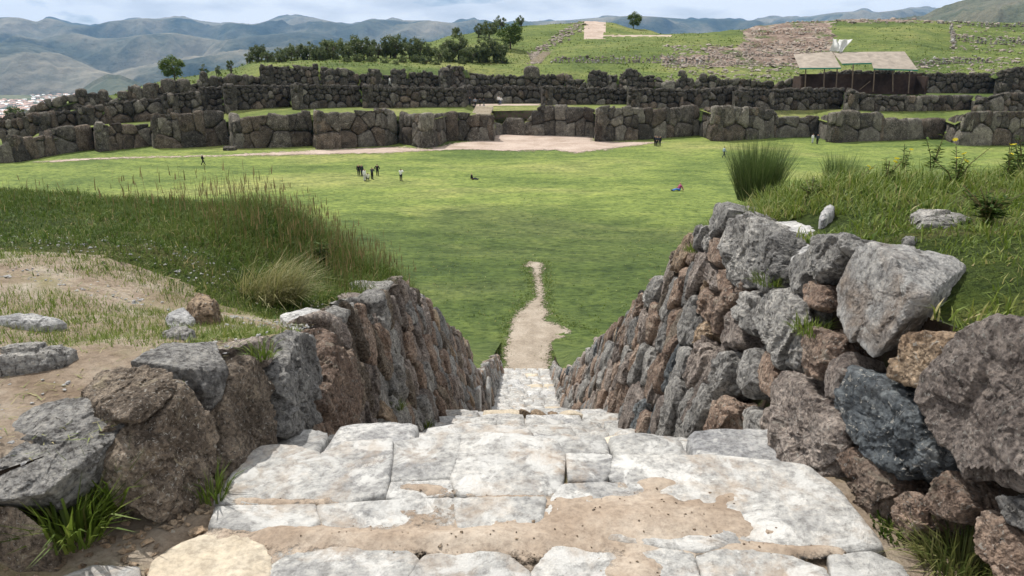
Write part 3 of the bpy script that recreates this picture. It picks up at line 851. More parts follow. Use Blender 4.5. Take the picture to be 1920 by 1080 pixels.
# right: the slab whose flat top runs back into the turf
front = [W(x, y, 1) for x, y in [(1573, 540), (1611, 470), (1628, 452), (1672, 484), (1704, 556), (1688, 611), (1664, 670), (1634, 676), (1612, 650), (1574, 590)]]
top = [Zp(1826, 486, 12.86), Zp(1740, 556, 12.84), Zp(1700, 470, 12.86)]
boulder(wallR, 'stone', 'white_brown', front + top + [q - np.array([0, 0, .2]) for q in top], 6, 18, 0.04, 3.3, 2, UP)
top = [Zp(1452, 416, 12.62), Zp(1493, 414, 12.62), Zp(1529, 428, 12.66), Zp(1543, 444, 12.68), Zp(1488, 490, 12.60), Zp(1466, 470, 12.58)]
boulder(wallR, 'stone', 'white', top + [q - np.array([0, 0, .22]) for q in top], 5, 20, 0.03, 4.4, 0, UP)
# right: earth-held ledge behind the big boulder
# left: near stones
top = [Zp(-40, 830, 12.42), Zp(0, 805, 12.43), Zp(53, 776, 12.45), Zp(102, 737, 12.47), Zp(165, 744, 12.47), Zp(132, 831, 12.42), Zp(86, 925, 12.36), Zp(-40, 940, 12.36)]
low = [Zp(226, 806, 12.42), Zp(206, 930, 12.12), Zp(170, 962, 12.12), Zp(110, 960, 12.14), Zp(-20, 960, 12.12)]
boulder(wallL, 'stone', 'limestone', top + low, 6, 18, 0.045, 5.1, 3, UP)
top = [Zp(163, 739, 12.47), Zp(228, 707, 12.50), Zp(322, 698, 12.53), Zp(300, 690, 12.53), Zp(200, 700, 12.50)]
low = [W(318, 740, -1), W(265, 789, -1), W(230, 781, -1)]
boulder(wallL, 'stone', 'pitted', top + low + [q + np.array([-.15, .1, -.22]) for q in top[:3]], 5, 16, 0.06, 6.2, 2, UP)
top = [Zp(246, 677, 12.5), Zp(310, 646, 12.5), Zp(403, 641, 12.46), Zp(363, 693, 12.5)]
low = [W(424, 693, -1), W(412, 744, -1), W(384, 734, -1)]
boulder(wallL, 'stone', 'limestone', top + low + [q - np.array([0, 0, .25]) for q in top], 6, 18, 0.04, 7.4, 2, UP)
top = [Zp(526, 592, 11.98), Zp(576, 577, 11.95), Zp(608, 583, 11.92), Zp(592, 607, 11.95), Zp(548, 618, 12.0)]
boulder(wallL, 'stone', 'white', top + [q - np.array([0, 0, .13]) for q in top], 5, 20, 0.04, 8.3, 0, UP)
top = [Zp(0, 955, 12.30), Zp(37, 956, 12.30), Zp(86, 996, 12.24), Zp(-60, 950, 12.3)]
low = [Zp(118, 1043, 12.12), Zp(112, 1090, 12.05), Zp(0, 1120, 12.03), Zp(-60, 1100, 12.05)]
boulder(wallL, 'stone', 'pitted', top + low, 6, 18, 0.045, 9.7, 2)
# cap stones along the tops of both walls, half in the turf
for side, parent, Ys in ((1, wallR, (6.4, 7.3, 8.4, 9.2, 10.3, 11.6, 13.2, 15.0, 17.5)), (-1, wallL, (5.4, 6.2, 7.0, 7.7, 8.3, 9.1, 10.2, 11.9, 14.0, 16.5))):
    for yq in Ys:
        zt = float((zwR if side > 0 else zwL)(yq)); h = zt - float(zs(yq))
        x = float((xbR if side > 0 else xbL)(yq)) + side * (BAT * h + .10)
        s_ = rng.uniform(.08, .17)
        pts = np.array([x, yq, zt]) + rng.normal(size=(14, 3)) * [s_ * .7, s_ * 1.1, s_ * .42]
        v, f = rock(pts, 4 if yq < 8 else 3, 14, .10, yq * 3 + side, 2)
        child('stone', mk_mesh('stone', v, f), M[['limestone', 'purple', 'purple', 'conglomerate'][int(rng.integers(0, 4))]], parent)
# two pale uprights set at the foot of the left wall
for px, py0, py1, w in ((915, 700, 772, .17), (895, 725, 775, .10)):
    b = W(px, py1, -1)
    hgt = 1.15 if w > .15 else .8
    pts = np.array([b + np.array([.03 + dx, dy, dz]) for dx in (-.08, .06) for dy in (-w * 2.2, w * 2.2) for dz in (-.1, hgt * .8)] + [b + np.array([.0, 0, hgt])])
    v, f = rock(pts, 3, 16, .06, px * .1, 2)
    child('stone', mk_mesh('stone', v, f), M['slab_grey'], wallL)
# cobbles wedged on the landing
for px, py, r_, mt in ((1012, 792, .13, 'tan'), (1035, 790, .09, 'tan'), (1075, 770, .15, 'slab_beige'), (985, 800, .10, 'tan')):
    c = at_y(px, py, 8.3); c[2] = float(zs(8.3)) + r_ * .5
    pts = c + rng.normal(size=(16, 3)) * r_ * [.62, .5, .5]
    v, f = rock(pts, 3, 8, .06, px * .07, 0)
    child('step_stone', mk_mesh('step_stone', v, f), M[mt], stair)
# ---------------------------------------------------------------- esplanade lawn and its paths
def lawn_z(X, Y):
    X = np.asarray(X, float); Y = np.asarray(Y, float)
    return 0.10 * n2(X, Y, 0.10, 3, 6.0) + 0.05 * n2(X, Y, 0.7, 4, 12.0) * sstep(95, 45, Y) * 1.4 - 0.05
xs_ = np.concatenate([-warp(30.4, 190, 60, 1.6)[::-1], np.linspace(-30, 30, 160), warp(30.4, 190, 60, 1.6)])
ys_ = np.concatenate([np.linspace(24, 70, 130), np.linspace(70.6, 160, 120)])
v, f = grid(xs_, ys_, lawn_z)
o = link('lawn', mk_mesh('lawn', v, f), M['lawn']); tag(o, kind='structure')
for nm in ('path', 'path_pink'):
    nt = M[nm].node_tree; b = nt.nodes['Principled BSDF']
    at = N(nt, 'ShaderNodeAttribute', attribute_name='edge'); geo = N(nt, 'ShaderNodeNewGeometry')
    nz = noise(nt, geo.outputs['Position'], 5.0 if nm == 'path' else 1.3, 8, 0.75)
    ma = N(nt, 'ShaderNodeMath', operation='MULTIPLY_ADD'); nt.links.new(nz, ma.inputs[0]); ma.inputs[1].default_value = 5.0; ma.inputs[2].default_value = -2.5
    ad = N(nt, 'ShaderNodeMath', operation='ADD'); nt.links.new(ma.outputs[0], ad.inputs[0]); nt.links.new(at.outputs['Fac'], ad.inputs[1])
    mr = N(nt, 'ShaderNodeMapRange'); nt.links.new(ad.outputs[0], mr.inputs['Value']); mr.inputs['From Min'].default_value = .15; mr.inputs['From Max'].default_value = .75
    nt.links.new(mr.outputs[0], b.inputs['Alpha'])
def sheet(name, pxpoly, mat, res, jit, lift=0.03, soft=0.35):
    P = [tuple(at_z(x, y, 0.0)[:2]) for x, y in pxpoly]
    A = np.array(P); lo = A.min(0) - 1; hi = A.max(0) + 1
    gx = np.arange(lo[0], hi[0], res); gy = np.arange(lo[1], hi[1], res)
    X, Y = np.meshgrid(gx, gy)
    CXg = X + res / 2; CYg = Y + res / 2
    qx = CXg + jit * n2(CXg, CYg, 0.9 / jit * 0.4, 4, 3.0); qy = CYg + jit * n2(CXg, CYg, 0.9 / jit * 0.4, 4, 9.0)
    ins = np.zeros(X.shape, bool)
    for i in range(len(P)):
        (x1, y1), (x2, y2) = P[i - 1], P[i]
        if y1 == y2: continue
        c = ((y1 > qy) != (y2 > qy)) & (qx < (x2 - x1) * (qy - y1) / (y2 - y1) + x1)
        ins ^= c
    i = np.arange(X.size).reshape(X.shape)
    ins = ins[:-1, :-1]
    F = np.stack([i[:-1, :-1], i[:-1, 1:], i[1:, 1:], i[1:, :-1]], -1)[ins]
    V = np.stack([X, Y, lawn_z(X, Y) + lift + 0.02 * n2(X, Y, 2.0, 3, 4.0)], -1).reshape(-1, 3)
    used, inv = np.unique(F, return_inverse=True)
    E = np.full(len(used), 1e9); Q = V[used][:, :2]
    for i in range(len(P)):
        a = np.array(P[i - 1]); d_ = np.array(P[i]) - a
        t = np.clip(((Q - a) @ d_) / max(d_ @ d_, 1e-9), 0, 1); E = np.minimum(E, np.linalg.norm(Q - a - t[:, None] * d_, axis=1))
    o = link(name, mk_mesh(name, V[used], inv.reshape(F.shape), True, {'edge': E / soft}), mat); tag(o, kind='structure')
    return o
sheet('path', [(944, 704), (940, 656), (952, 621), (957, 596), (978, 575), (1003, 557), (999, 526), (994, 501), (978, 498), (992, 487), (1020, 491), (1017, 515), (1024, 547), (1022, 571), (1033, 586), (1024, 600), (1052, 610), (1076, 622), (1066, 632), (1050, 637), (1040, 642), (1033, 691), (1030, 704)], M['path'], 0.08, 0.30)
sheet('wall_path', [(40, 304.5), (140, 296), (300, 292), (420, 289), (540, 283), (600, 280), (745, 274), (800, 278), (850, 268), (900, 262), (925, 250), (1118, 254), (1120, 264), (1250, 266), (1200, 273), (1100, 285), (1080, 288), (1040, 282), (960, 284), (870, 281), (760, 285), (700, 288), (560, 291), (420, 293), (300, 296), (180, 300), (100, 305)], M['path_pink'], 0.4, 1.2, 0.05, 1.6)

# ---------------------------------------------------------------- the three zigzag walls
T1 = [(-120, 312, 283), (-40, 307, 276), (10, 304, 270), (28, 303, 253), (33, 303, 252), (73, 296, 254), (106, 290, 254), (108, 289, 239), (150, 283, 235), (180, 279, 231), (184, 284, 229), (205, 283, 233), (286, 273, 231),
      (290, 278, 213), (340, 277, 213), (387, 275, 206), (430, 271, 208), (438, 278, 228), (458, 278, 222), (491, 277, 214), (547, 275, 214), (588, 272, 206), (594, 279, 207), (640, 278, 210), (722, 273, 203), (748, 268, 206),
      (754, 269, 213), (771, 272, 212), (793, 277, 212), (815, 276, 213), (838, 265, 211), (860, 264, 211), (900, 264, 213), (926, 264, 219), (929, 253, 228), (942, 252, 232), (950, 252, 219), (978, 253, 221), (983, 253, 230), (998, 254, 210), (1020, 254, 196), (1060, 255, 197), (1095, 256, 202), (1113, 256, 206),
      (1117, 265, 204), (1126, 265, 199), (1196, 262, 200), (1249, 258, 202), (1300, 254, 197), (1311, 253, 202), (1334, 264, 199), (1356, 264, 197), (1400, 262, 201), (1422, 261, 200), (1450, 258, 205), (1456, 258, 219), (1495, 257, 219), (1532, 255, 218),
      (1538, 258, 214), (1560, 267, 209), (1610, 265, 210), (1649, 264, 210), (1653, 264, 220), (1700, 262, 220), (1770, 259, 221), (1774, 262, 219), (1797, 272, 212), (1815, 273, 210), (1860, 272, 208), (1920, 272, 206), (1990, 270, 206), (2080, 268, 206)]
T2 = [(-120, 268, 238, 110), (-60, 265, 232, 112), (60, 255, 218, 114), (66, 250, 213, 112), (110, 240, 208, 117), (154, 238, 206, 120), (157, 236, 197, 116), (200, 232, 196, 119), (208, 232, 191, 119), (310, 225, 182, 125), (316, 214, 175, 118), (384, 212, 169, 123), (388, 212, 163, 123), (424, 210, 162, 127),
      (427, 207, 157, 122), (500, 203, 160, 126), (548, 200, 159, 131), (551, 206, 155, 125), (600, 203, 159, 127), (679, 200, 158, 132), (682, 203, 157, 128), (740, 202, 162, 129), (800, 201, 163, 131), (872, 200, 163, 134), (880, 196, 160, 143), (890, 194, 160, 150), (950, 193, 161, 151), (1016, 193, 162, 152),
      (1020, 197, 159, 143), (1090, 196, 164, 146), (1176, 196, 166, 150), (1182, 203, 165, 130), (1280, 203, 167, 133), (1378, 203, 162, 139), (1381, 205, 167, 131), (1450, 206, 166, 133), (1580, 204, 164, 139), (1587, 206, 169, 131), (1640, 208, 177, 131), (1700, 208, 178, 133), (1822, 206, 177, 138), (1830, 209, 186, 130), (1880, 209, 173, 130), (1960, 208, 172, 134), (2080, 208, 171, 138)]
T3 = [(-120, 246, 226, 122), (0, 240, 218, 124), (60, 228, 205, 126), (78, 222, 192, 126), (120, 212, 182, 128), (130, 206, 176, 129), (160, 204, 178, 130), (200, 202, 178, 131), (205, 200, 186, 131), (240, 196, 178, 132), (248, 194, 162, 132), (265, 193, 170, 133), (290, 190, 154, 133), (312, 188, 164, 134), (316, 185, 150, 134), (350, 182, 152, 135), (360, 180, 160, 135), (382, 176, 146, 136), (425, 172, 143, 137), (470, 168, 143, 139), (494, 166, 142, 141),
      (497, 165, 121, 137), (540, 165, 124, 140), (600, 165, 122, 143), (615, 165, 130, 141), (655, 165, 128, 144), (675, 165, 138, 146), (692, 165, 141, 146), (695, 166, 131, 143), (715, 166, 132, 144), (719, 166, 139, 145), (734, 166, 138, 145), (737, 167, 129, 144), (762, 167, 130, 145), (768, 167, 138, 147), (798, 168, 133, 147), (826, 168, 139, 149), (831, 169, 128, 146), (845, 169, 123, 147), (871, 169, 124, 150), (882, 169, 135, 157), (920, 169, 141, 160), (985, 169, 140, 161), (1015, 169, 141, 161), (1058, 169, 136, 161),
      (1064, 169, 150, 160), (1098, 169, 152, 158), (1103, 170, 138, 156), (1112, 170, 131, 156), (1128, 170, 132, 157), (1142, 170, 141, 157), (1158, 170, 140, 158), (1176, 171, 130, 155), (1193, 171, 130, 155), (1206, 171, 142, 156), (1226, 171, 140, 156), (1238, 171, 153, 155), (1266, 171, 152, 154), (1278, 171, 137, 153), (1294, 171, 144, 153), (1300, 171, 152, 153), (1316, 171, 140, 152), (1342, 171, 144, 152), (1372, 171, 148, 151), (1396, 171, 146, 151), (1427, 171, 154, 151), (1460, 171, 156, 151), (1500, 172, 140, 152), (1600, 172, 130, 153), (1715, 174, 134, 153), (1765, 175, 136, 152), (1865, 175, 136, 152), (1874, 180, 131, 143), (1920, 182, 124, 144), (2000, 182, 124, 147), (2080, 182, 126, 148)]
def tier(points):
    out = []
    for q in points:
        b = at_z(q[0], q[1], 0.0) if len(q) == 3 else at_y(q[0], q[1], q[3])
        t = at_y(q[0], q[2], b[1] + 0.5)
        out.append((q[0], b[0], b[1], b[2], t[2]))
    return np.array(out)
TT = [tier(T1), tier(T2), tier(T3)]
def zig_wall(k, name, label, rowh, widthf, sub, mats, wts, jag, rough):
    T = TT[k]
    mid = len(T) // 2
    root = empty(name, T[mid][1:4]); tag(root, label, 'stone wall')
    todo = []
    core = MB()
    for a, b in zip(T[:-1], T[1:]):
        A = np.array([a[1], a[2], a[3]]); B = np.array([b[1], b[2], b[3]])
        L_ = math.hypot(B[0] - A[0], B[1] - A[1])
        if L_ < 0.25: continue
        U = np.array([(B[0] - A[0]) / L_, (B[1] - A[1]) / L_, 0]); Nn = np.array([U[1], -U[0], 0.0])
        if Nn @ (CO - A) < 0: Nn = -Nn
        Nb = Nn + np.array([0, 0, .1]); Nb /= np.linalg.norm(Nb)
        zb = lambda s: A[2] + (B[2] - A[2]) * s / L_
        zt = lambda s: a[4] + (b[4] - a[4]) * s / L_
        H = max(a[4] - a[3], b[4] - b[3])
        seeds = []; v_ = -0.2; r_ = 0
        while v_ < H:
            rh = rowh[min(r_, len(rowh) - 1)] * rng.uniform(.72, 1.35)
            s_ = rng.uniform(0.1, .7) * rh * widthf
            while s_ < L_:
                if v_ + rh * .3 < zt(s_) - zb(s_):
                    seeds.append((s_, v_ + rh * (.5 + rng.uniform(-.3, .3))))
                s_ += rh * widthf * rng.choice([.5, .75, 1.0, 1.3, 1.8], p=[.2, .25, .25, .2, .1])
            v_ += rh; r_ += 1
        if not seeds: seeds = [(L_ / 2, H / 2)]
        bound = [(-.15, -.5), (L_ + .15, -.5), (L_ + .15, zt(L_) - zb(L_)), (-.15, zt(0) - zb(0))]
        bound = [(s, max(v, 0.3 if v > 0 else v)) for s, v in bound]
        for q, c in zip(seeds, cells(seeds, bound)):
            if c is None or area2(c) < 0.05: continue
            cc = np.mean(c, 0)
            topq = zt(q[0]) - zb(q[0])
            if q[1] > topq - rowh[-1] * 1.3: c = [(s, v + (rng.uniform(-jag, jag) if v > cc[1] else 0)) for s, v in c]
            c = cc + (np.array(c) - cc) * 0.985
            P = np.array([A + U * s + np.array([0, 0, zb(s) - A[2] + v]) - Nn * 0.10 * max(v, 0) for s, v in c])
            todo.append((area2([tuple(x) for x in c]) / (P[:, 1].mean() ** 2), P, Nb, rng.uniform(-.10, .12)))
        nn = Nn * 0.55
        core.add([A - nn - [0, 0, .6], B - nn - [0, 0, .6], np.array([B[0], B[1], b[4] - .45]) - nn * 1.6, np.array([A[0], A[1], a[4] - .45]) - nn * 1.6,
                  A - Nn * 1.5 - [0, 0, .6], B - Nn * 1.5 - [0, 0, .6], np.array([B[0], B[1], b[4] - .45]) - Nn * 1.8, np.array([A[0], A[1], a[4] - .45]) - Nn * 1.8],
                 [(0, 1, 2, 3), (3, 2, 6, 7), (4, 7, 6, 5), (0, 3, 7, 4), (1, 5, 6, 2)])
    child('core', core.mesh('core'), M['andesite'], root)
    todo.sort(key=lambda t: -t[0])
    rv = []; rf = []; off = 0
    for i, (_, P, Nb, lift) in enumerate(todo):
        size = math.sqrt(np.ptp(P[:, 2]) * max(np.ptp(P[:, 0]), .2))
        v, f = rock(plate(P, Nb, 0.05 + 0.05 * size, 0.6 + 0.25 * size, 0.88, 0.9, lift), sub, 24 if k == 0 else 26, rough, 300 * (k + 1) + i * .613, 1, .6)
        if i < 300:
            child('stone', mk_mesh('stone', v, f), M[mats[int(rng.choice(len(mats), p=wts))]], root)
        else:
            rv.append(v); rf.append(f + off); off += len(v)
    if rv:
        o = child('small_stones', mk_mesh('small_stones', np.vstack(rv), np.vstack(rf)), M[mats[0]], root); o['kind'] = 'stuff'
    print(name, len(todo))
    return root
AM = ['andesite', 'andesite_brown', 'andesite_pale']
zig_wall(0, 'zigzag_wall', 'lowest zigzag wall of giant fitted stones along the far edge of the lawn', [2.9, 2.0, 1.45, 1.0], 0.95, 3, AM, [.45, .30, .25], .30, .09)
zig_wall(1, 'zigzag_wall', 'middle zigzag stone wall standing on the grass terrace above the lowest wall', [1.5, 1.0, .8, .7], 1.55, 2, AM, [.5, .3, .2], .25, .13)
zig_wall(2, 'zigzag_wall', 'topmost ruined zigzag stone wall with a broken toothed top below the grassy hill', [1.4, .95, .8], 1.35, 2, AM, [.5, .28, .22], .4, .15)
# lone stones standing on the topmost wall, like broken teeth
for px, y0, y1, w in ((153, 180, 164, 2.6), (176, 186, 172, 2.2), (195, 188, 166, 2.4), (232, 182, 168, 2.4), (258, 186, 157, 3.4), (284, 182, 153, 3.6), (318, 172, 144, 4), (345, 165, 146, 4), (402, 160, 140, 2.6), (436, 160, 135, 2.6), (461, 160, 137, 2.2), (997, 144, 121, 5.0), (1178, 140, 127, 2), (1278, 140, 130, 2.2), (1318, 145, 136, 2.2), (1440, 158, 150, 3), (383, 152, 130, 1.8)):
    Yq = float(np.interp(px, TT[2][:, 0], TT[2][:, 2])) + 0.6
    b = at_y(px, y0 + 3, Yq); t = at_y(px, y1, Yq)
    w_ = w * .36; h_ = t[2] - b[2]
    pts = np.array([b + np.array([dx * w_ * (1 - .2 * (dz > .5)), dy * .6, dz * h_]) for dx in (-1, 1) for dy in (-1, 1) for dz in (0, .8)] + [b + np.array([0, 0, h_])])
    v, f = rock(pts, 3, 10, .10, px * .19, 2)
    c = b.copy()
    o = link('standing_stone', mk_mesh('standing_stone', v - c, f), M['andesite']); o.location = c
    where = 'left part of the' if px < 500 else ('middle of the' if px < 1100 else 'right part of the')
    rank = {153: 'first', 176: 'second', 195: 'third', 232: 'fourth', 258: 'fifth', 284: 'sixth', 318: 'seventh', 345: 'eighth', 383: 'ninth', 402: 'tenth', 436: 'eleventh', 461: 'twelfth', 997: '', 1178: 'first', 1278: 'second', 1318: 'third', 1440: 'fourth'}[px]
    if px == 997: lab = 'large rounded dark stone standing alone below the small hill steps'
    elif px < 500: lab = 'dark block standing on the sloping left end of the top wall, %s from left' % rank
    else: lab = 'dark block standing on the ruined top wall left of the shelter, %s of four' % rank
    tag(o, lab, 'stone', 'loose blocks standing on the top wall')

# ---------------------------------------------------------------- terraces between the walls
PXC = np.arange(-110, 2075, 5.0)
def Yat(k, px): return np.interp(px, TT[k][:, 0], TT[k][:, 2])
def Xat(k, px): return np.interp(px, TT[k][:, 0], TT[k][:, 1])
def strip(name, A, B, mat, rows_=6, amp=0.06):
    ts = np.linspace(0, 1, rows_)
    P = A[:, None, :] * (1 - ts)[None, :, None] + B[:, None, :] * ts[None, :, None]
    P[:, 1:-1, 2] += amp * n2(P[:, 1:-1, 0], P[:, 1:-1, 1], .5, 3, 2.0)
    i = np.arange(P.shape[0] * rows_).reshape(P.shape[0], rows_)
    F = np.stack([i[:-1, :-1], i[1:, :-1], i[1:, 1:], i[:-1, 1:]], -1).reshape(-1, 4)
    o = link(name, mk_mesh(name, P.reshape(-1, 3), F), mat); tag(o, kind='structure')
    return o
for k in (0, 1):
    A = np.stack([Xat(k, PXC), Yat(k, PXC) + 0.9, np.interp(PXC, TT[k][:, 0], TT[k][:, 4]) - 0.5], 1)
    # the inner edge stays below the lowest top nearby, so that the wall's teeth stand clear of the turf
    zt = A[:, 2].copy()
    A[:, 2] = np.array([zt[max(0, i - 4):i + 5].min() for i in range(len(zt))])
    B = np.stack([Xat(k + 1, PXC), Yat(k + 1, PXC) + .5, np.interp(PXC, TT[k + 1][:, 0], TT[k + 1][:, 3])], 1)
    A[:, 2] = np.minimum(A[:, 2], B[:, 2] + 1.2)
    strip('terrace' if k == 0 else 'upper_terrace', A, B, M['terrace_grass'] if k == 0 else M['hill_grass'])
# dust on the terrace where the walkers stand
def patch(name, corners, mat, n=(14, 6)):
    c = [np.asarray(q, float) for q in corners]
    V = []
    for j in range(n[1]):
        for i in range(n[0]):
            u, w = i / (n[0] - 1), j / (n[1] - 1)
            p = (c[0] * (1 - u) + c[1] * u) * (1 - w) + (c[3] * (1 - u) + c[2] * u) * w
            e = min(u, 1 - u, w, 1 - w)
            V.append(p + np.array([0, 0, 0]) + (0.25 * rng.normal(size=3) * [1, .6, 0] if e < .01 else 0))
    ii = np.arange(n[0] * n[1]).reshape(n[1], n[0])
    F = np.stack([ii[:-1, :-1], ii[:-1, 1:], ii[1:, 1:], ii[1:, :-1]], -1).reshape(-1, 4)
    o = link(name, mk_mesh(name, V, F), mat); tag(o, kind='structure'); return o

# ---------------------------------------------------------------- the hill behind
HC = {  # photo column: (distance, photo row) of the ground behind the top wall
 -140: [(150, 250), (190, 262)], 0: [(140, 232), (165, 240)], 100: [(142, 190), (160, 197)], 200: [(142, 180), (156, 178), (172, 186)], 250: [(145, 168), (158, 163), (176, 172)], 330: [(148, 152), (160, 146), (178, 154)],
 420: [(150, 142), (165, 130), (185, 134)], 490: [(152, 120), (165, 116), (180, 113), (200, 118)], 600: [(152, 118), (162, 113), (175, 109), (195, 106), (215, 112)], 720: [(154, 124), (165, 116), (178, 111), (200, 100), (225, 98)],
 800: [(158, 127), (168, 118), (180, 113), (205, 92), (228, 80), (238, 79)], 860: [(160, 127), (168, 121), (182, 112), (206, 88), (232, 66), (242, 64)], 920: [(168, 128), (176, 122), (188, 108), (210, 82), (235, 58), (246, 55)],
 1000: [(170, 132), (178, 122), (186, 116), (200, 100), (220, 70), (240, 50), (252, 46)], 1060: [(170, 132), (178, 121), (184, 117), (186, 106), (205, 88), (225, 66), (246, 46), (256, 43)], 1100: [(170, 134), (178, 121), (184, 117), (186, 106), (206, 86), (226, 70), (250, 44), (262, 39)],
 1140: [(170, 134), (178, 121), (184, 117), (186, 106), (206, 84), (226, 70), (250, 45), (262, 41)], 1200: [(168, 138), (176, 123), (184, 118), (186, 107), (206, 82), (222, 69), (240, 62), (256, 54)], 1300: [(165, 142), (176, 125), (184, 118), (187, 108), (204, 84), (220, 66), (234, 62)],
 1380: [(163, 146), (174, 130), (184, 118), (192, 106), (206, 80), (222, 62), (236, 56)], 1420: [(162, 150), (172, 136), (184, 122), (200, 96), (220, 66), (240, 46)], 1500: [(162, 152), (172, 138), (184, 122), (200, 94), (220, 62), (242, 39)],
 1580: [(164, 146), (172, 128), (184, 112), (202, 84), (224, 56), (246, 35)], 1700: [(164, 140), (172, 122), (184, 106), (202, 80), (224, 54), (246, 36)], 1785: [(163, 138), (172, 124), (184, 110), (204, 88), (226, 60), (246, 39)],
 1850: [(162, 138), (172, 122), (184, 112), (204, 88), (226, 62), (246, 41)], 1920: [(160, 136), (172, 120), (184, 110), (204, 86), (226, 62), (246, 41)], 2090: [(160, 136), (172, 120), (184, 110), (204, 86), (226, 62), (246, 40)]}
hk = sorted(HC)
Yrow = np.concatenate([np.linspace(0, 60, 75), np.linspace(62, 125, 40), np.linspace(130, 420, 24)])   # metres behind the top wall
def hill_col(px):
    k1 = next(i for i in range(len(hk) - 1) if hk[i] <= px <= hk[i + 1])
    res = []
    for kk in (hk[k1], hk[k1 + 1]):
        Y0 = float(Yat(2, px)) + 0.9
        z0 = float(np.interp(px, TT[2][:, 0], TT[2][:, 4])) - 0.9
        ys = [Y0]; zz = [z0]
        for (Yq, yq) in HC[kk]:
            if Yq > Y0 + 2:
                ys.append(Yq); zz.append(at_y(px, yq, Yq)[2])
        ys += [ys[-1] + 25, ys[-1] + 90, ys[-1] + 420]; zz += [zz[-1] - 4, zz[-1] - 32, -195]
        res.append(np.interp(Y0 + Yrow, ys, zz))
    t = (px - hk[k1]) / (hk[k1 + 1] - hk[k1]); t = t * t * (3 - 2 * t)
    return res[0] * (1 - t) + res[1] * t
HP = np.arange(-130, 2085, 4.0)
HZ = np.array([hill_col(p) for p in HP])
# soften the profile a little
for _ in range(2): HZ[:, 2:-1] = (HZ[:, 1:-2] + HZ[:, 2:-1] * 2 + HZ[:, 3:]) / 4
HZ[:, 0] = np.array([HZ[max(0, i - 3):i + 4, 0].min() for i in range(len(HP))])
HYY = Yat(2, HP)[:, None] + 0.9 + Yrow[None, :]
slope = np.array([ray(p, 100)[0] / ray(p, 100)[1] for p in HP])
HXX = slope[:, None] * HYY
HZ = HZ + 0.35 * n2(HXX, HYY, .11, 4, 4.0) * sstep(0, 8, Yrow)[None, :] + .12 * n2(HXX, HYY, .6, 3, 2.0) * sstep(0, 4, Yrow)[None, :]
i = np.arange(HZ.size).reshape(HZ.shape)
F = np.stack([i[:-1, :-1], i[1:, :-1], i[1:, 1:], i[:-1, 1:]], -1).reshape(-1, 4)
hill = link('hill', mk_mesh('hill', np.stack([HXX, HYY, HZ], -1).reshape(-1, 3), F), M['hill_grass']); tag(hill, kind='structure')
# the dug-over slope and the worn tracks are bare earth
hill.data.materials.append(M['red_earth']); hill.data.materials.append(M['track'])
hv = np.stack([HXX, HYY, HZ], -1).reshape(-1, 3)
hm = hv[F].mean(1); hp = project(hm)
jit = 7 * n2(hm[:, 0], hm[:, 1], .12, 4, 5.0)
mi = np.zeros(len(F), np.int32)
hx = hp[:, 0] + jit * 2.5; hy = hp[:, 1] + jit * .8; beh = hm[:, 1]
dug = (hx > 1395) & (hx < 1560 + np.clip((hy - 60), 0, 60) * .2) & (hy > 42) & (hy < 108) | (hx > 1330) & (hx < 1500) & (hy > 88) & (hy < 124) | (hx > 1240) & (hx < 1400) & (hy > 104) & (hy < 122)
dug |= (hx > 1400) & (hx < 1760) & (hy < 40)
mi[dug] = 1
trk = (hp[:, 0] + jit * .8 > 1096) & (hp[:, 0] + jit * .8 < 1134) & (hp[:, 1] < 73) & (beh < 263) | (hp[:, 0] > 1096) & (hp[:, 0] < 1260) & (np.abs(hp[:, 1] - 67) < 1.4) & (beh < 240)
mi[trk] = 2
hill.data.polygons.foreach_set('material_index', mi)
from mathutils.bvhtree import BVHTree
hbvh = BVHTree.FromPolygons([tuple(p) for p in hv], [tuple(q) for q in F])
def on_hill(px, py):
    d = Vector(ray(px, py)); h = hbvh.ray_cast(Vector(CO), d.normalized())
    return np.array(h[0]) if h[0] is not None else None
def hill_z(x, y):
    h = hbvh.ray_cast(Vector((x, y, 200)), Vector((0, 0, -1)))
    return h[0].z if h[0] is not None else 0.0

# ---------------------------------------------------------------- valley, mountains, town
def mat_far(name, stops, fields, sc):
    m, nt, b = nodes(name)
    geo = N(nt, 'ShaderNodeNewGeometry'); v = geo.outputs['Position']
    c = ramp(nt, noise(nt, v, sc, 8, 0.62, 0.4), stops)
    vo = N(nt, 'ShaderNodeTexVoronoi', Scale=sc * 5); nt.links.new(v, vo.inputs['Vector'])
    c = mixc(nt, fields, c, ramp(nt, vo.outputs['Color'], [(0.2, (0.06, 0.09, 0.03)), (0.5, (0.17, 0.18, 0.08)), (0.8, (0.30, 0.26, 0.17))]))
    c = mixc(nt, 0.5, c, ramp(nt, noise(nt, v, sc * 20, 5, 0.7), [(0.35, (0.45, 0.5, 0.45)), (0.55, (1, 1, 1)), (0.7, (1.3, 1.25, 1.2))]), 'MULTIPLY')
    nt.links.new(c, b.inputs['Base Color'])
    bump(nt, b, noise(nt, v, sc * 6, 9, 0.68), 1.0, 60.0 if sc < .003 else 18.0)
    return m
M['mountain'] = mat_far('dry mountain slopes', [(0.42, (0.025, 0.04, 0.034)), (0.49, (0.08, 0.09, 0.068)), (0.56, (0.19, 0.175, 0.13)), (0.70, (0.32, 0.275, 0.21))], 0.10, 0.0007)  # darkest stop: forest tone in patches, painting cloud shadows into the slopes
M['mountain_near'] = mat_far('green brown mountain', [(0.32, (0.055, 0.07, 0.032)), (0.5, (0.11, 0.115, 0.065)), (0.72, (0.19, 0.165, 0.11))], 0.05, 0.004)
M['valley'] = mat_far('valley fields', [(0.35, (0.06, 0.09, 0.03)), (0.52, (0.15, 0.17, 0.07)), (0.7, (0.22, 0.22, 0.10))], 0.45, 0.0016)
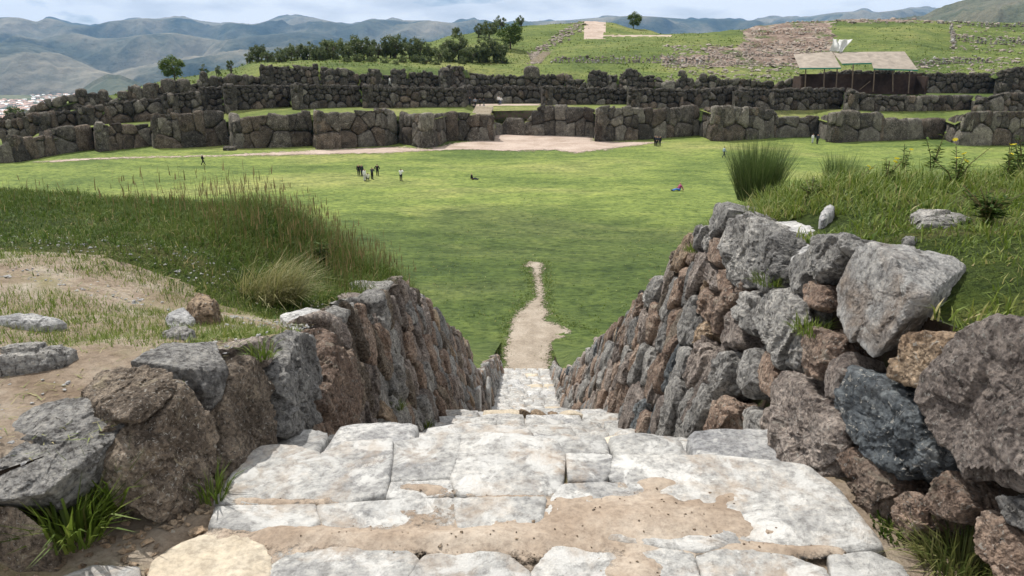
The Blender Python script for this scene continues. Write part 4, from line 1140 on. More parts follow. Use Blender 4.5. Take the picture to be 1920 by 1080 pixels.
def mountain(name, sil, Yr, Yb, zb, amp, fr, mat, cols=330, rows_=70, back=1.0, seed=0.0):
    px = np.linspace(sil[0][0], sil[-1][0], cols)
    sy = np.interp(px, [q[0] for q in sil], [q[1] for q in sil]) 
    sl = np.array([ray(p, 100)[0] / ray(p, 100)[1] for p in px])
    zr = np.array([at_y(p, yv, Yr)[2] for p, yv in zip(px, sy)])
    t = np.concatenate([np.linspace(0, 1, rows_), np.linspace(1.03, 1 + back, 14)])
    Y = Yb + (Yr - Yb) * t[None, :] + np.zeros((cols, 1))
    X = sl[:, None] * Y
    e = np.where(t < 1, np.clip(t, 0, 1) ** 1.25, np.maximum(1 - (t - 1) * 1.2, 0))
    env = np.where(t < 1, np.sin(np.pi * np.clip(t, 0, 1)) ** .8 * (0.25 + .75 * (1 - t)), 0)
    Z = zb + (zr[:, None] - zb) * e[None, :]
    nz = ridged(np.stack([X.ravel() / fr, Y.ravel() / (fr * 1.5), np.full(X.size, seed)], 1), 5, .5).reshape(X.shape)
    Z = Z + amp * (nz - .5) * env[None, :] + amp * .10 * n2(X / fr, Y / fr, 6, 4, seed) * np.minimum(t * 4, 1)[None, :]
    # spurs in front never rise above the ridge behind them as seen from the viewer's hill
    cap = EYE + (zr[:, None] - EYE) * Y / Yr
    k_ = 26.0
    Z = np.where(t[None, :] < 1, cap - k_ * np.logaddexp(0, (cap - Z) / k_), Z)
    Z[:, 0] = zb - 3; Z[:, -1] = zb - 3
    i = np.arange(Z.size).reshape(Z.shape)
    F = np.stack([i[:-1, :-1], i[1:, :-1], i[1:, 1:], i[:-1, 1:]], -1).reshape(-1, 4)
    o = link(name, mk_mesh(name, np.stack([X, Y, Z], -1).reshape(-1, 3), F), mat); tag(o, kind='structure')
    return o
ZV = -205.0
v, f = grid(np.linspace(-14900, 14900, 60), np.concatenate([np.linspace(260, 3000, 20), np.linspace(3200, 12300, 20)]), lambda X, Y: ZV + 6 * n2(X, Y, .001, 3, 1.0))
o = link('valley', mk_mesh('valley', v, f), M['valley']); tag(o, kind='structure')
SIL = [(-420, 30), (-200, 36), (-60, 30), (0, 33), (30, 32), (50, 33), (80, 41), (100, 33), (120, 37), (140, 44), (180, 49), (205, 42), (220, 39), (260, 36), (285, 34), (310, 36), (335, 33), (355, 31), (380, 38), (410, 42), (440, 43), (480, 47), (500, 40), (520, 34), (545, 30), (570, 28), (595, 33), (620, 39), (645, 44), (662, 47), (690, 38), (705, 36), (760, 38), (800, 38), (850, 43), (880, 39), (890, 36), (900, 40), (950, 42), (1000, 40), (1060, 38), (1115, 33), (1150, 31), (1180, 29), (1220, 31), (1260, 34), (1300, 37), (1340, 35), (1400, 38), (1440, 34), (1470, 31), (1500, 32), (1530, 27), (1560, 23), (1600, 21), (1605, 17), (1625, 24), (1660, 20), (1690, 15), (1720, 14), (1735, 18), (1760, 22), (1900, 20), (2300, 15)]
mountain('mountains_far', SIL, 10500, 6300, ZV, 640, 1700, M['mountain'], 520, 90, .35, 3.1)
mountain('mountains_middle', [(-420, 66), (-200, 58), (0, 56), (40, 64), (80, 74), (110, 66), (150, 62), (190, 72), (240, 70), (270, 64), (330, 61), (380, 70), (420, 76), (470, 68), (560, 60), (610, 64), (680, 76), (760, 84), (850, 92), (960, 96), (1060, 110)], 7000, 5200, ZV, 420, 1100, M['mountain'], 300, 60, .25, 7.7)
mountain('foothills', [(-420, 96), (-200, 88), (0, 82), (50, 78), (110, 94), (150, 112), (175, 128), (205, 138), (240, 128), (300, 116), (350, 108), (420, 96), (500, 88), (560, 86), (640, 96), (740, 112), (900, 126), (1000, 140)], 5100, 4100, ZV, 190, 620, M['mountain'], 280, 60, .18, 12.9)
mountain('terraced_hill', [(95, 196), (130, 174), (165, 152), (195, 139), (220, 141), (260, 158), (300, 176), (345, 192)], 3700, 3300, ZV, 30, 260, M['mountain_near'], 80, 36, .2, 4.2)
mountain('mountain_right', [(1380, 80), (1500, 64), (1600, 50), (1690, 34), (1740, 18), (1790, 1), (1840, -12), (1900, -20), (2000, -28), (2300, -40)], 2600, 1400, ZV, 230, 420, M['mountain_near'], 220, 60, .5, 9.4)
# town on the valley floor: a far-off mass of houses
tv = MB()
for _ in range(2600):
    px = rng.uniform(-120, 215); lo = 178 + max(0, px - 90) * -.02
    py = rng.uniform(172 if px > 60 else 188, 262)
    p = at_z(px, py, ZV)
    if n2(p[0], p[1], .006, 3, 2.0) < -.12: continue
    w, d_, h = rng.uniform(4, 9), rng.uniform(4, 8), rng.uniform(3, 7)
    rz = rng.normal() * .25 + .3
    R = Matrix.Rotation(rz, 3, 'Z'); c = Vector(p)
    pt = lambda x, y_, z_: c + R @ Vector((x * w, y_ * d_, z_))
    rr = rng.random()
    tv.add([pt(-1, -1, -9), pt(1, -1, -9), pt(1, 1, -9), pt(-1, 1, -9), pt(-1, -1, h), pt(1, -1, h), pt(1, 1, h), pt(-1, 1, h)], [(0, 1, 5, 4), (1, 2, 6, 5), (2, 3, 7, 6), (3, 0, 4, 7)], .66 + .2 * rng.random())
    tv.add([pt(-1.1, -1.15, h - .2), pt(1.1, -1.15, h - .2), pt(1.1, 1.15, h - .2), pt(-1.1, 1.15, h - .2), pt(-1.1, 0, h + 2), pt(1.1, 0, h + 2)], [(0, 1, 5, 4), (2, 3, 4, 5), (1, 2, 5), (3, 0, 4)], .05 + .45 * rr if rr < .8 else .97)
M['houses'] = mat_leaf('far houses', [(0.0, (0.30, 0.13, 0.08)), (0.3, (0.38, 0.20, 0.13)), (0.55, (0.42, 0.30, 0.22)), (0.66, (0.50, 0.46, 0.42)), (0.86, (0.72, 0.70, 0.67)), (1.0, (0.78, 0.78, 0.78))], 0.0)
o = link('town', tv.mesh('town'), M['houses']); tag(o, 'distant hazy town of red roofs and pale walls on the valley floor', 'town', kind='stuff')
# haze: the air between here and the mountains
m = D.materials.new('haze air'); m.use_nodes = True
nt = m.node_tree; nt.nodes.remove(nt.nodes['Principled BSDF'])
pv = nt.nodes.new('ShaderNodeVolumePrincipled')
pv.inputs['Color'].default_value = (0.26, 0.55, 1.0, 1)
pv.inputs['Density'].default_value = 4.8e-5
pv.inputs['Anisotropy'].default_value = 0.0
pv.inputs['Density Attribute'].default_value = ''
nt.links.new(pv.outputs[0], nt.nodes['Material Output'].inputs['Volume'])
hb = MB(); hb.box((0, 5960, 265), (15500, 6460, 505))
o = link('haze', hb.mesh('haze'), m); tag(o, 'thin blue haze filling the air of the valley', 'haze', kind='stuff')
# ---------------------------------------------------------------- shelter over the ruins
M['roof'] = mat_plain('weathered sheet roof', (0.29, 0.25, 0.21), 0.85, 0.25, 0.8)
M['green_trim'] = mat_plain('green edge sheeting', (0.02, 0.17, 0.12), 0.6, 0.2)
M['pole'] = mat_plain('timber pole', (0.16, 0.12, 0.09), 0.85)
M['adobe'] = mat_plain('dark adobe', (0.055, 0.036, 0.03), 0.9, 0.5, 0.6)
M['tarp'] = mat_plain('white tarpaulin', (0.55, 0.55, 0.53), 0.6, 0.15, 1.5)
SY = 141.0
sh = empty('shelter', at_y(1605, 168, SY + 2)); tag(sh, 'open shelter with two pale sloping sheet roofs over the ruins on the right', 'shelter')
def roof_sheet(corners, seams):
    fr = [np.asarray(q) for q in corners]           # front-left, front-right, back-right, back-left
    b = MB(); th = np.array([0, 0, -.10])
    b.add([*fr, *[q + th for q in fr]], [(0, 1, 2, 3), (7, 6, 5, 4), (0, 4, 5, 1), (1, 5, 6, 2), (2, 6, 7, 3), (3, 7, 4, 0)])
    o = child('roof', b.mesh('roof'), M['roof'], sh)
    up = np.cross(fr[1] - fr[0], fr[3] - fr[0]); up /= np.linalg.norm(up)
    for k in range(1, seams):
        u = k / seams
        a = fr[0] * (1 - u) + fr[1] * u; c = fr[3] * (1 - u) + fr[2] * u
        b = MB(); b.tube([a + up * .02, c + up * .02], .035, 4); s_ = link('roof_seam', b.mesh('roof_seam'), M['roof'], o); s_.matrix_parent_inverse = o.matrix_parent_inverse
    b = MB(); a, c = fr[0], fr[1]
    d0 = np.array([0, -.06, -.02]); 
    b.add([a + d0, c + d0, c + d0 + [0, 0, -.20], a + d0 + [0, 0, -.20], a + d0 * 2, c + d0 * 2, c + d0 * 2 + [0, 0, -.20], a + d0 * 2 + [0, 0, -.20]], [(0, 1, 2, 3), (7, 6, 5, 4), (0, 4, 5, 1), (3, 2, 6, 7), (0, 3, 7, 4), (1, 5, 6, 2)])
    child('edge_trim', b.mesh('edge_trim'), M['green_trim'], sh)
bk = SY + 7.5
roof_sheet([at_y(1499, 127.5, SY), at_y(1577, 126.5, SY), at_y(1560, 97, bk), at_y(1488, 102, bk)], 5)
roof_sheet([at_y(1579, 119, SY + 1.6), at_y(1634, 117.5, SY + 1.6), at_y(1625, 97, bk), at_y(1562, 98.5, bk)], 4)
roof_sheet([at_y(1638, 128, SY), at_y(1721, 130.5, SY), at_y(1696, 96.5, bk), at_y(1625.6, 97, bk)], 5)
for px, y0, y1, dx in ((1511, 172, 128, -2), (1546, 170, 127, -2), (1570, 170, 127, -3), (1600, 170, 120, -3), (1640, 172, 129, -3), (1674, 172, 130, 0), (1706, 175, 130, -3)):
    b = MB(); b.tube([at_y(px + dx, y0, SY + .5), at_y(px, y1 + .5, SY + .5)], .11, 6)
    child('post', b.mesh('post'), M['pole'], sh)
b = MB(); a0 = at_y(1496, 172, SY + 5); a1 = at_y(1722, 175, SY + 5)
b.box((a0 + a1) / 2 + [0, 0, 1.5], (abs(a1[0] - a0[0]) / 2, .25, 1.9)); child('back_wall', b.mesh('back_wall'), M['adobe'], sh)
for px in (1494, 1724):
    b = MB(); q = at_y(px, 172, SY + 3); b.box(q + [0, 0, 1.2], (.2, 2.1, 1.6)); child('side_wall', b.mesh('side_wall'), M['adobe'], sh)
b = MB(); b.tube([at_y(1612, 168, SY + 1), at_y(1632, 152, SY + 1)], .06, 5); child('brace', b.mesh('brace'), M['pole'], sh)
# tarpaulin: two blown-up flaps joined at the roof ridge
tp = empty('tarpaulin', at_y(1572, 100, bk)); tag(tp, 'torn white tarpaulin flapping above the shelter roof', 'tarpaulin')
def flap(quad, nu=12, nv=12, seed=0):
    q = [at_y(x, y, Yq) for x, y, Yq in quad]; V = []
    for j in range(nv):
        for i in range(nu):
            u, w = i / (nu - 1), j / (nv - 1)
            p = (q[0] * (1 - u) + q[1] * u) * (1 - w) + (q[3] * (1 - u) + q[2] * u) * w
            V.append(p + np.array([0, .35 * math.sin(u * 7 + seed) + .25 * math.sin(w * 6 + u * 3 + seed), .06 * math.sin(u * 11 + seed)]))
    ii = np.arange(nu * nv).reshape(nv, nu)
    F = np.stack([ii[:-1, :-1], ii[:-1, 1:], ii[1:, 1:], ii[1:, :-1]], -1).reshape(-1, 4)
    o = child('flap', mk_mesh('flap', V, F), M['tarp'], tp)
    md = o.modifiers.new('thick', 'SOLIDIFY'); md.thickness = .03
flap([(1557, 96, bk), (1580, 97, bk + .3), (1571, 74, bk + 1.2), (1564, 73, bk + .8)], seed=1)
flap([(1567, 96, bk), (1578, 98, bk), (1597, 74, bk + 1.0), (1574, 74, bk + 1.6)], seed=3)

# ---------------------------------------------------------------- low walls, steps and rubble on the hill
M['rubble_pale'] = mat_stone('pale rubble', (0.46, 0.41, 0.365), (0.28, 0.23, 0.20), (0.58, 0.54, 0.49), 0.4, None, .3, .6, .15, .6, .6)
def low_wall(label, pts, h, cell=.7, mats=('andesite_pale', 'limestone', 'purple')):
    """dry-stone wall following the ground through photo points on the hill"""
    P = [on_hill(x, y) for x, y in pts]; P = [p for p in P if p is not None]
    root = empty('low_wall', P[len(P) // 2]); tag(root, label, 'low wall')
    n = 0
    for a, b in zip(P[:-1], P[1:]):
        L_ = np.linalg.norm(b[:2] - a[:2]); s_ = 0.0
        while s_ < L_:
            t = s_ / L_; p = a * (1 - t) + b * t; z0 = hill_z(p[0], p[1]) - .2; zz = 0.0
            hh = h * rng.uniform(.75, 1.2)
            while zz < hh:
                r_ = cell * rng.uniform(.4, .75)
                pts_ = np.array([p[0], p[1], z0 + zz + r_ * .4]) + rng.normal(size=(12, 3)) * [r_ * .5, r_ * .4, r_ * .34]
                v, f = rock(pts_, 1, 12, .08, n * .37 + a[0], 0)
                child('stone', mk_mesh('stone', v, f, False), M[mats[int(rng.integers(0, len(mats)))]], root); n += 1
                zz += r_ * .8
            s_ += cell * rng.uniform(.7, 1.1)
    return root
low_wall('low retaining wall of small stones right of the small hill steps', [(1034, 118), (1100, 118), (1180, 118), (1260, 119), (1330, 121)], 1.5, .95)
low_wall('low stone wall on the far right slope below the skyline', [(1790, 75), (1840, 82), (1880, 84), (1930, 82)], 1.4, 1.1)
low_wall('short stone wall running up the slope at the edge of the smooth green bank', [(1788, 92), (1786, 80), (1784, 66), (1782, 55)], 1.3, 1.2)
low_wall('low stone wall behind the shelter on the right', [(1726, 124), (1770, 120), (1810, 118), (1850, 118)], 1.3, 1.0)
low_wall('lowest pale stone terrace wall on the dug slope left of the shelter', [(1250, 126), (1330, 124), (1420, 122), (1485, 124)], .9, .8, ('rubble_pale', 'purple'))
low_wall('second pale stone terrace wall on the dug slope left of the shelter', [(1335, 108), (1400, 104), (1470, 103), (1550, 100)], 1.0, .9, ('rubble_pale', 'purple'))
low_wall('third pale stone terrace wall on the dug slope left of the shelter', [(1405, 88), (1460, 84), (1560, 84)], 1.0, .9, ('rubble_pale', 'conglomerate'))
low_wall('upper stone terrace wall on the dug slope just under the skyline', [(1410, 66), (1470, 62), (1545, 62)], 1.1, 1.0, ('rubble_pale', 'conglomerate'))
low_wall('rocky wall crossing the crest on the far right', [(1760, 44), (1800, 46), (1860, 50), (1925, 50)], 1.1, 1.3)
# flight of steps
hs = empty('hill_steps', on_hill(1012, 116)); tag(hs, 'short flight of pale stone steps climbing the hill', 'steps')
Ps = [on_hill(1005 + 1.35 * k, 117.0 - 1.15 * k) for k in range(17)]
for k in range(0, 17):
    p = Ps[k]
    if p is None: continue
    b = MB(); b.box(p + [0, 0, .10], (1.5 - .02 * k, .42, .16), r=.5); child('step', b.mesh('step'), M['slab_beige'], hs)
# rubble: thousands of broken blocks on the dug slope - a mass nobody could count
rv = []; rf = []; off = 0
_protos = [rock(rng.normal(size=(14, 3)) * [.5, .5, .22], 1, 12, .1, 700 + k, 1) for k in range(14)]
def scatter(n, region, smin, smax, dens=None):
    global off
    k = 0
    while k < n:
        px, py = region(); k += 1
        p = on_hill(px, py)
        if p is None: continue
        if dens is not None and dens(p) < rng.random(): continue
        v, f = _protos[int(rng.integers(0, 14))]
        a = rng.uniform(0, 6.28); s_ = rng.uniform(smin, smax) * (1 if rng.random() < .85 else 1.8)
        R = np.array([[math.cos(a), -math.sin(a), 0], [math.sin(a), math.cos(a), 0], [0, 0, 1]])
        rv.append((v * s_) @ R.T + p + [0, 0, .1 * s_]); rf.append(f + off); off += len(v)
scatter(1300, lambda: (rng.uniform(1240, 1510), rng.uniform(84, 128)), .2, .65, lambda p: .5 + .8 * n2(p[0], p[1], .25, 3, 1.0))
scatter(800, lambda: (rng.uniform(1390, 1570), rng.uniform(42, 100)), .2, .7, lambda p: .45 + .8 * n2(p[0], p[1], .25, 3, 6.0))
scatter(260, lambda: (lambda t: (1010 + 80 * t + rng.normal() * (6 + 6 * t), 98 - 55 * t + rng.normal() * 3))(rng.random()), .3, .8)
scatter(120, lambda: (rng.uniform(995, 1010) + rng.normal() * 3, rng.uniform(98, 120)), .35, .7)
scatter(200, lambda: (rng.uniform(1250, 1500), rng.uniform(126, 152)), .25, .7)
scatter(200, lambda: (rng.uniform(1400, 1780), rng.uniform(36, 44)), .3, 1.0)
scatter(150, lambda: (rng.uniform(1700, 1920), rng.uniform(108, 140)), .25, .7)
scatter(160, lambda: (rng.uniform(1780, 1920), rng.uniform(44, 100)), .25, .8)
o = link('rubble', mk_mesh('rubble', np.vstack(rv), np.vstack(rf), False), M['tan'])
M['rubble'] = mat_stone('sunlit rubble', (0.36, 0.31, 0.27), (0.20, 0.155, 0.13), (0.50, 0.455, 0.41), 0.4, None, .3, .6, .1, .5, .5)
o.data.materials.clear(); o.data.materials.append(M['rubble'])
tag(o, 'pale broken stone rubble strewn over the dug slope left of the shelter', 'rubble', kind='stuff')
# dusty strips on the terrace behind the lowest wall
patch('terrace_path', [at_y(884, 198.6, 140), at_y(1012, 197.6, 140), at_y(1012, 194.6, 147), at_y(888, 195, 147)], M['track'])

patch('terrace_lawn', [at_y(928, 208, 134.5), at_y(1006, 207, 134.5), at_y(1012, 199.2, 139), at_y(905, 200.2, 139)], M['terrace_grass'])
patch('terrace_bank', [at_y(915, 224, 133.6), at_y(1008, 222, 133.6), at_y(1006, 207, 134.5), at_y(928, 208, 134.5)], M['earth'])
ts = empty('terrace_steps', at_y(900, 213, 131)); tag(ts, 'small stone steps leading up to the terrace through the gap in the lowest wall', 'steps')
for k in range(6):
    b = MB(); b.box(at_y(902 + 1.2 * k, 215 - 2.6 * k, 130.0 + .8 * k), (1.6, .5, .2)); child('step', b.mesh('step'), M['slab_beige'], ts)
# ---------------------------------------------------------------- trees
def make_tree(seed, h, rx, rz, nclump, nleaf, leaf, trunk=0.3, mat='tree_leaf', stems=1):
    rs = np.random.default_rng(seed)
    mb = MB()
    cl = []
    for k in range(nclump):
        while True:
            p = rs.uniform(-1, 1, 3)
            if .15 < (p ** 2).sum() < 1: break
        p = p * np.array([rx, rx, rz]) * (0.85 + .3 * rs.random())
        cl.append(p + [0, 0, h - rz])
    cl = np.array(cl)
    for s_ in range(stems):
        bx = np.array([rs.normal() * .25 * (stems > 1), rs.normal() * .25 * (stems > 1), 0])
        top = np.array([bx[0] * 2 + rs.normal() * .2, bx[1] * 2 + rs.normal() * .2, h - rz])
        mb.tube([bx - [0, 0, .4], bx * 1.2 + [0.05, 0, (h - rz) * .5], top], [h * .035, h * .028, h * .018], 6)
        for q in cl[rs.choice(len(cl), min(9, len(cl)), replace=False)]:
            mid = top * .5 + q * .5 + [0, 0, -.1 * h]
            mb.tube([top * .8 + bx * .2, mid, q], [h * .014, h * .009, h * .004], 4)
    n = nclump * nleaf
    cc = np.repeat(cl, nleaf, 0)
    cr = np.repeat(rs.uniform(.75, 1.25, nclump), nleaf)
    o = rs.normal(size=(n, 3)); o /= np.linalg.norm(o, axis=1)[:, None]
    c = cc + o * (rs.random(n) ** .6 * cr * min(rx, rz) * .36)[:, None]
    a = rs.normal(size=(n, 3)); a /= np.linalg.norm(a, axis=1)[:, None]
    b = np.cross(a, rs.normal(size=(n, 3))); b /= np.linalg.norm(b, axis=1)[:, None]
    s1 = (leaf * rs.uniform(.6, 1.4, n))[:, None]
    V = np.stack([c - a * s1, c + b * s1 * .5, c + a * s1, c - b * s1 * .5], 1).reshape(-1, 3)
    F = np.arange(n * 4).reshape(n, 4)
    rn = np.repeat(np.clip(rs.normal(.45, .22, n) + np.repeat(rs.normal(0, .16, nclump), nleaf), 0, 1), 4)
    return mb.mesh('trunk', True), mk_mesh('crown', V, F, False, {'rnd': rn}), M[mat]
def put_tree(proto, loc, sc, rz, label, name='tree', group=None, cat='tree'):
    t = empty(name, loc); tag(t, label, cat, group)
    t.scale = (sc * random.uniform(.9, 1.1), sc * random.uniform(.9, 1.1), sc * random.uniform(.92, 1.08)); t.rotation_euler = (0, 0, rz)
    a = link('trunk', proto[0], M['bark'], t); c = link('crown', proto[1], proto[2], t)
    return t
bush = [make_tree(20 + k, 4.6, 2.2 + .3 * (k % 3), 2.0, 30, 74, .19, stems=3) for k in range(5)]
round_ = [make_tree(40 + k, 6.0, 2.8, 2.3, 44, 90, .2, mat='tree_leaf_green') for k in range(2)]
thin = [make_tree(60 + k, 4.4, 1.1, 1.9, 22, 26, .22, stems=2) for k in range(3)]
ORD = ['first', 'second', 'third', 'fourth', 'fifth', 'sixth', 'seventh', 'eighth', 'ninth', 'tenth', 'eleventh', 'twelfth', 'thirteenth', 'fourteenth', 'fifteenth', 'sixteenth', 'seventeenth', 'eighteenth', 'nineteenth', 'twentieth', 'twenty-first', 'twenty-second', 'twenty-third', 'twenty-fourth', 'twenty-fifth', 'twenty-sixth', 'twenty-seventh', 'twenty-eighth', 'twenty-ninth', 'thirtieth', 'thirty-first', 'thirty-second', 'thirty-third', 'thirty-fourth', 'thirty-fifth', 'thirty-sixth', 'thirty-seventh', 'thirty-eighth']
def pxm(Y): return FPX / (Y * 0.98)
row = []
for x in np.arange(472, 945, 13.0):
    row.append((x + rng.uniform(-4, 4), (113 if x < 560 else 110 if x < 800 else 116) + rng.uniform(-3, 4), rng.uniform(22, 42) * (0.72 if x < 560 else 1.0)))
for k, (x, yb, hp_) in enumerate(row):
    p = on_hill(x, yb)
    if p is None: p = on_hill(x, yb + 4)
    if p is None: continue
    sc = hp_ / pxm(p[1]) / 4.4
    put_tree(bush[k % 5], p, sc, random.uniform(0, 6.28), 'dark bushy tree, %s from left in the row above the top wall' % ORD[k], group='row of trees on the hill')
for k, x in enumerate(np.arange(485, 950, 21.0)):
    p = on_hill(x + rng.uniform(-5, 5), 118 + rng.uniform(-3, 3) - (4 if x < 700 else 0))
    if p is not None: put_tree(bush[(k + 2) % 5], p - [0, 0, .8], rng.uniform(12, 19) / pxm(p[1]) / 4.0, random.uniform(0, 6.28), 'low shrub at the foot of the tree row, %s from left' % ORD[k], 'shrub', 'shrubs under the row of trees', 'shrub')
singles = [  # px, base row, height px, kind, label
 (328, 152, 43, 1, 'rounded bright green tree standing alone at the left end of the hill'),
 (957, 92, 46, 0, 'round tree with a clear trunk alone on the open green slope'),
 (1188, 53, 26, 1, 'small round tree on the skyline right of the dirt track'),
 (917, 74, 34, 2, 'dark tree in the clump on the hill shoulder, left of the two skyline trees'),
 (898, 70, 22, 3, 'low dark tree at the left edge of the clump on the hill shoulder'),
 (938, 50, 24, 3, 'left one of the two dark trees standing on the hill crest'),
 (976, 46, 18, 3, 'small right one of the two dark trees on the hill crest'),
 (855, 68, 15, 2, 'tiny lone dark bush on the hill skyline above the tree row'),
 (931, 108, 24, 2, 'dark rounded shrub at the right end of the tree row beside the slope'),
 (34, 246, 46, 2, 'grey green bush behind the walls at the far left edge'),
 (384, 148, 26, 4, 'thin bush left of a pair on the left end of the hill'),
 (433, 138, 24, 4, 'thin dark bush just left of the long tree row'),
 (410, 144, 20, 4, 'wispy low bush between two thin bushes at the left of the hill'),
]
for k, (x, yb, hp_, kind, lab) in enumerate(singles):
    p = on_hill(x, yb)
    if p is None:
        for dy in range(1, 40):
            p = on_hill(x, yb + dy)
            if p is not None: break
    pr = {0: round_[0], 1: round_[1], 2: bush[1], 3: bush[3], 4: thin[k % 3]}[kind]
    hh = {0: 6.0, 1: 6.0, 2: 4.6, 3: 4.6, 4: 4.4}[kind]
    sc = hp_ / pxm(p[1]) / hh
    put_tree(pr, p, sc, k * 1.3, lab)
# rough tussocks over the hill and behind the top wall
def blades(B, h, w, lean, az, curve, rnd, seg=2):
    """B base points; every blade a tapering ribbon of two pieces"""
    n = len(B)
    dirv = np.stack([np.cos(az), np.sin(az), np.zeros(n)], 1)
    side = np.stack([-np.sin(az + rng.uniform(-.9, .9, n)), np.cos(az), np.zeros(n)], 1) * (w / 2)[:, None]
    up = np.zeros((n, 3)); up[:, 2] = 1
    mid = B + up * (h * .55 * np.cos(lean))[:, None] + dirv * (h * .55 * np.sin(lean))[:, None]
    l2 = lean + curve
    tip = mid + up * (h * .45 * np.cos(l2))[:, None] + dirv * (h * .45 * np.sin(l2))[:, None]
    V = np.stack([B - side, B + side, mid + side * .75, mid - side * .75, tip], 1).reshape(-1, 3)
    i = (np.arange(n) * 5)[:, None]
    F = np.concatenate([i + [0, 1, 2], i + [0, 2, 3], i + [3, 2, 4]], 1).reshape(-1, 3)
    return V, F, np.repeat(rnd, 5)
def grass_obj(name, B, h, w, lean, az, curve, rnd, mat, parent=None, simple=False):
    V, F, R = blades(np.asarray(B, float), h, w, lean, az, curve, np.clip(rnd, 0, 1))
    if simple:                                       # short blades: one pointed face each
        n = len(V) // 5
        V = V.reshape(n, 5, 3)[:, [0, 1, 4]].reshape(-1, 3); F = np.arange(n * 3).reshape(n, 3); R = R[:n * 5].reshape(n, 5)[:, :3].ravel()
    me = mk_mesh(name, V, F, False, {'rnd': R})
    return link(name, me, mat) if parent is None else child(name, me, mat, parent)
U_ = rng.uniform
idx = rng.integers(0, len(hm), 42000)
vis = (hp[idx, 0] > -20) & (hp[idx, 0] < 1940) & (hm[idx, 1] < 270) & (mi[idx] == 0)
idx = idx[vis]
B = hm[idx] + rng.normal(size=(len(idx), 3)) * [.5, .5, 0]
keepm = n2(B[:, 0], B[:, 1], .12, 4, 2.0) + .25 * rng.normal(size=len(B)) > .02
B = B[keepm]; n = len(B)
o = grass_obj('hill_tussocks', B, U_(.15, .45, n), U_(.2, .5, n), U_(0, .9, n), U_(0, 6.28, n), U_(.1, .5, n), rng.normal(.6, .2, n), M['long_grass'], simple=True)
tag(o, 'rough green tussocks covering the hill slopes', 'grass', kind='stuff')
# ragged grass on the esplanade
n = 60000
YY = 33 + 75 * rng.random(n) ** 1.5; XX = U_(-1, 1, n) * (6 + YY * .62)
kp = (n2(XX, YY, .22, 4, 15.0) + .35 * rng.normal(size=n) > .05)
pp = [tuple(at_z(x, y, 0.0)[:2]) for x, y in [(943, 700), (938, 656), (952, 610), (978, 570), (1000, 548), (990, 487), (1022, 488), (1028, 580), (1060, 606), (1120, 621), (1060, 638), (1040, 645), (1034, 702)]]
kp &= np.array([not inside((a, b), pp) for a, b in zip(XX, YY)])
XX, YY = XX[kp], YY[kp]; n = len(XX)
B = np.stack([XX, YY, lawn_z(XX, YY) - .02], 1)
far_ = np.clip((YY - 33) / 60, 0, 1)
o = grass_obj('lawn_grass', B, U_(.05, .15, n), U_(.05, .15, n), U_(.2, 1.2, n), U_(0, 6.28, n), U_(.1, .6, n), np.clip(rng.normal(.35, .28, n) + .45 * far_, 0, .95), M['short_grass'], simple=True)
tag(o, 'short ragged grass covering the esplanade lawn', 'grass', kind='stuff')

# grass fraying the edges of the foot path
Pp = np.array(pp); eB = []
for a, b in zip(Pp, np.roll(Pp, -1, 0)):
    L_ = np.linalg.norm(b - a); m_ = int(L_ * 110)
    t = rng.random(m_)[:, None]; eB.append(a * (1 - t) + b * t + rng.normal(size=(m_, 2)) * .26)
eB = np.vstack(eB); eB = eB[(eB[:, 1] > 31.5)]; n = len(eB)
o = grass_obj('path_edge_grass', np.stack([eB[:, 0], eB[:, 1], lawn_z(eB[:, 0], eB[:, 1])], 1), U_(.05, .13, n), U_(.03, .08, n), U_(.2, 1.1, n), U_(0, 6.28, n), U_(.1, .6, n), np.clip(rng.normal(.4, .25, n), 0, 1), M['short_grass'], simple=True)
tag(o, 'ragged grass fraying the edges of the foot path', 'grass', kind='stuff')
# ---------------------------------------------------------------- grass on the near banks
def pick(n, x0, x1, y0, y1, fn, side):
    x = U_(x0, x1, n); y = U_(y0, y1, n)
    k = fn(x, y) > rng.random(n); x, y = x[k], y[k]
    z = (bankL if side < 0 else bankR)(x, y)
    return np.stack([x, y, z - .02], 1)
wxL = lambda y: xbL(y) - BAT * (zwL(y) - zs(y))
wxR = lambda y: xbR(y) + BAT * (zwR(y) - zs(y))
# left: dense dark growth on the crest
fL = lambda x, y: sstep(4.3, 5.9, y + .5 * n2(x, y, .8, 4, 4.0) + .10 * (x + 3)) * (x < wxL(y) - .10 - .25 * sstep(6.5, 5.5, y)) * (1 - .9 * ((n2(x, y, .55, 3, 31.0) > .30) & (y > 6.6) & (x < -4.5)))
B = pick(175000, -12, -1.2, 4.3, 11.5, fL, -1); n = len(B)
hgt = U_(.05, .16, n) * (.35 + .65 * sstep(4.4, 6.2, B[:, 1])) * (1 + .7 * sstep(6.6, 8.6, B[:, 1])) * (.62 + .38 * sstep(-5.0, -3.0, B[:, 0])) * (1 + .5 * sstep(-4.0, -2.2, B[:, 0])) * (1 + .5 * n2(B[:, 0], B[:, 1], .9, 3, 7.0))
o = grass_obj('bank_grass', B, hgt, U_(.004, .009, n), U_(.05, 1.05, n), U_(0, 6.28, n), U_(.1, 1.3, n), np.clip(rng.normal(.40, .24, n) + .45 * n2(B[:, 0], B[:, 1], 1.3, 3, 2.0), 0, 1), M['long_grass'])
tag(o, 'dense dark green grass on the bank left of the stairs', 'grass', kind='stuff')
print('left grass', n)
B = pick(8000, -12, -1.6, 6.4, 10.5, lambda x, y: fL(x, y) * (.25 + .75 * sstep(-3.9, -2.4, x)) * np.where(x > -4, .9, .22), -1); n = len(B)
V, F, R = blades(B, U_(.24, .56, n) * np.where(B[:, 0] > -4, 1.08, .55), U_(.003, .005, n), U_(0, .22, n), U_(0, 6.28, n), U_(.0, .25, n), U_(0, .7, n))
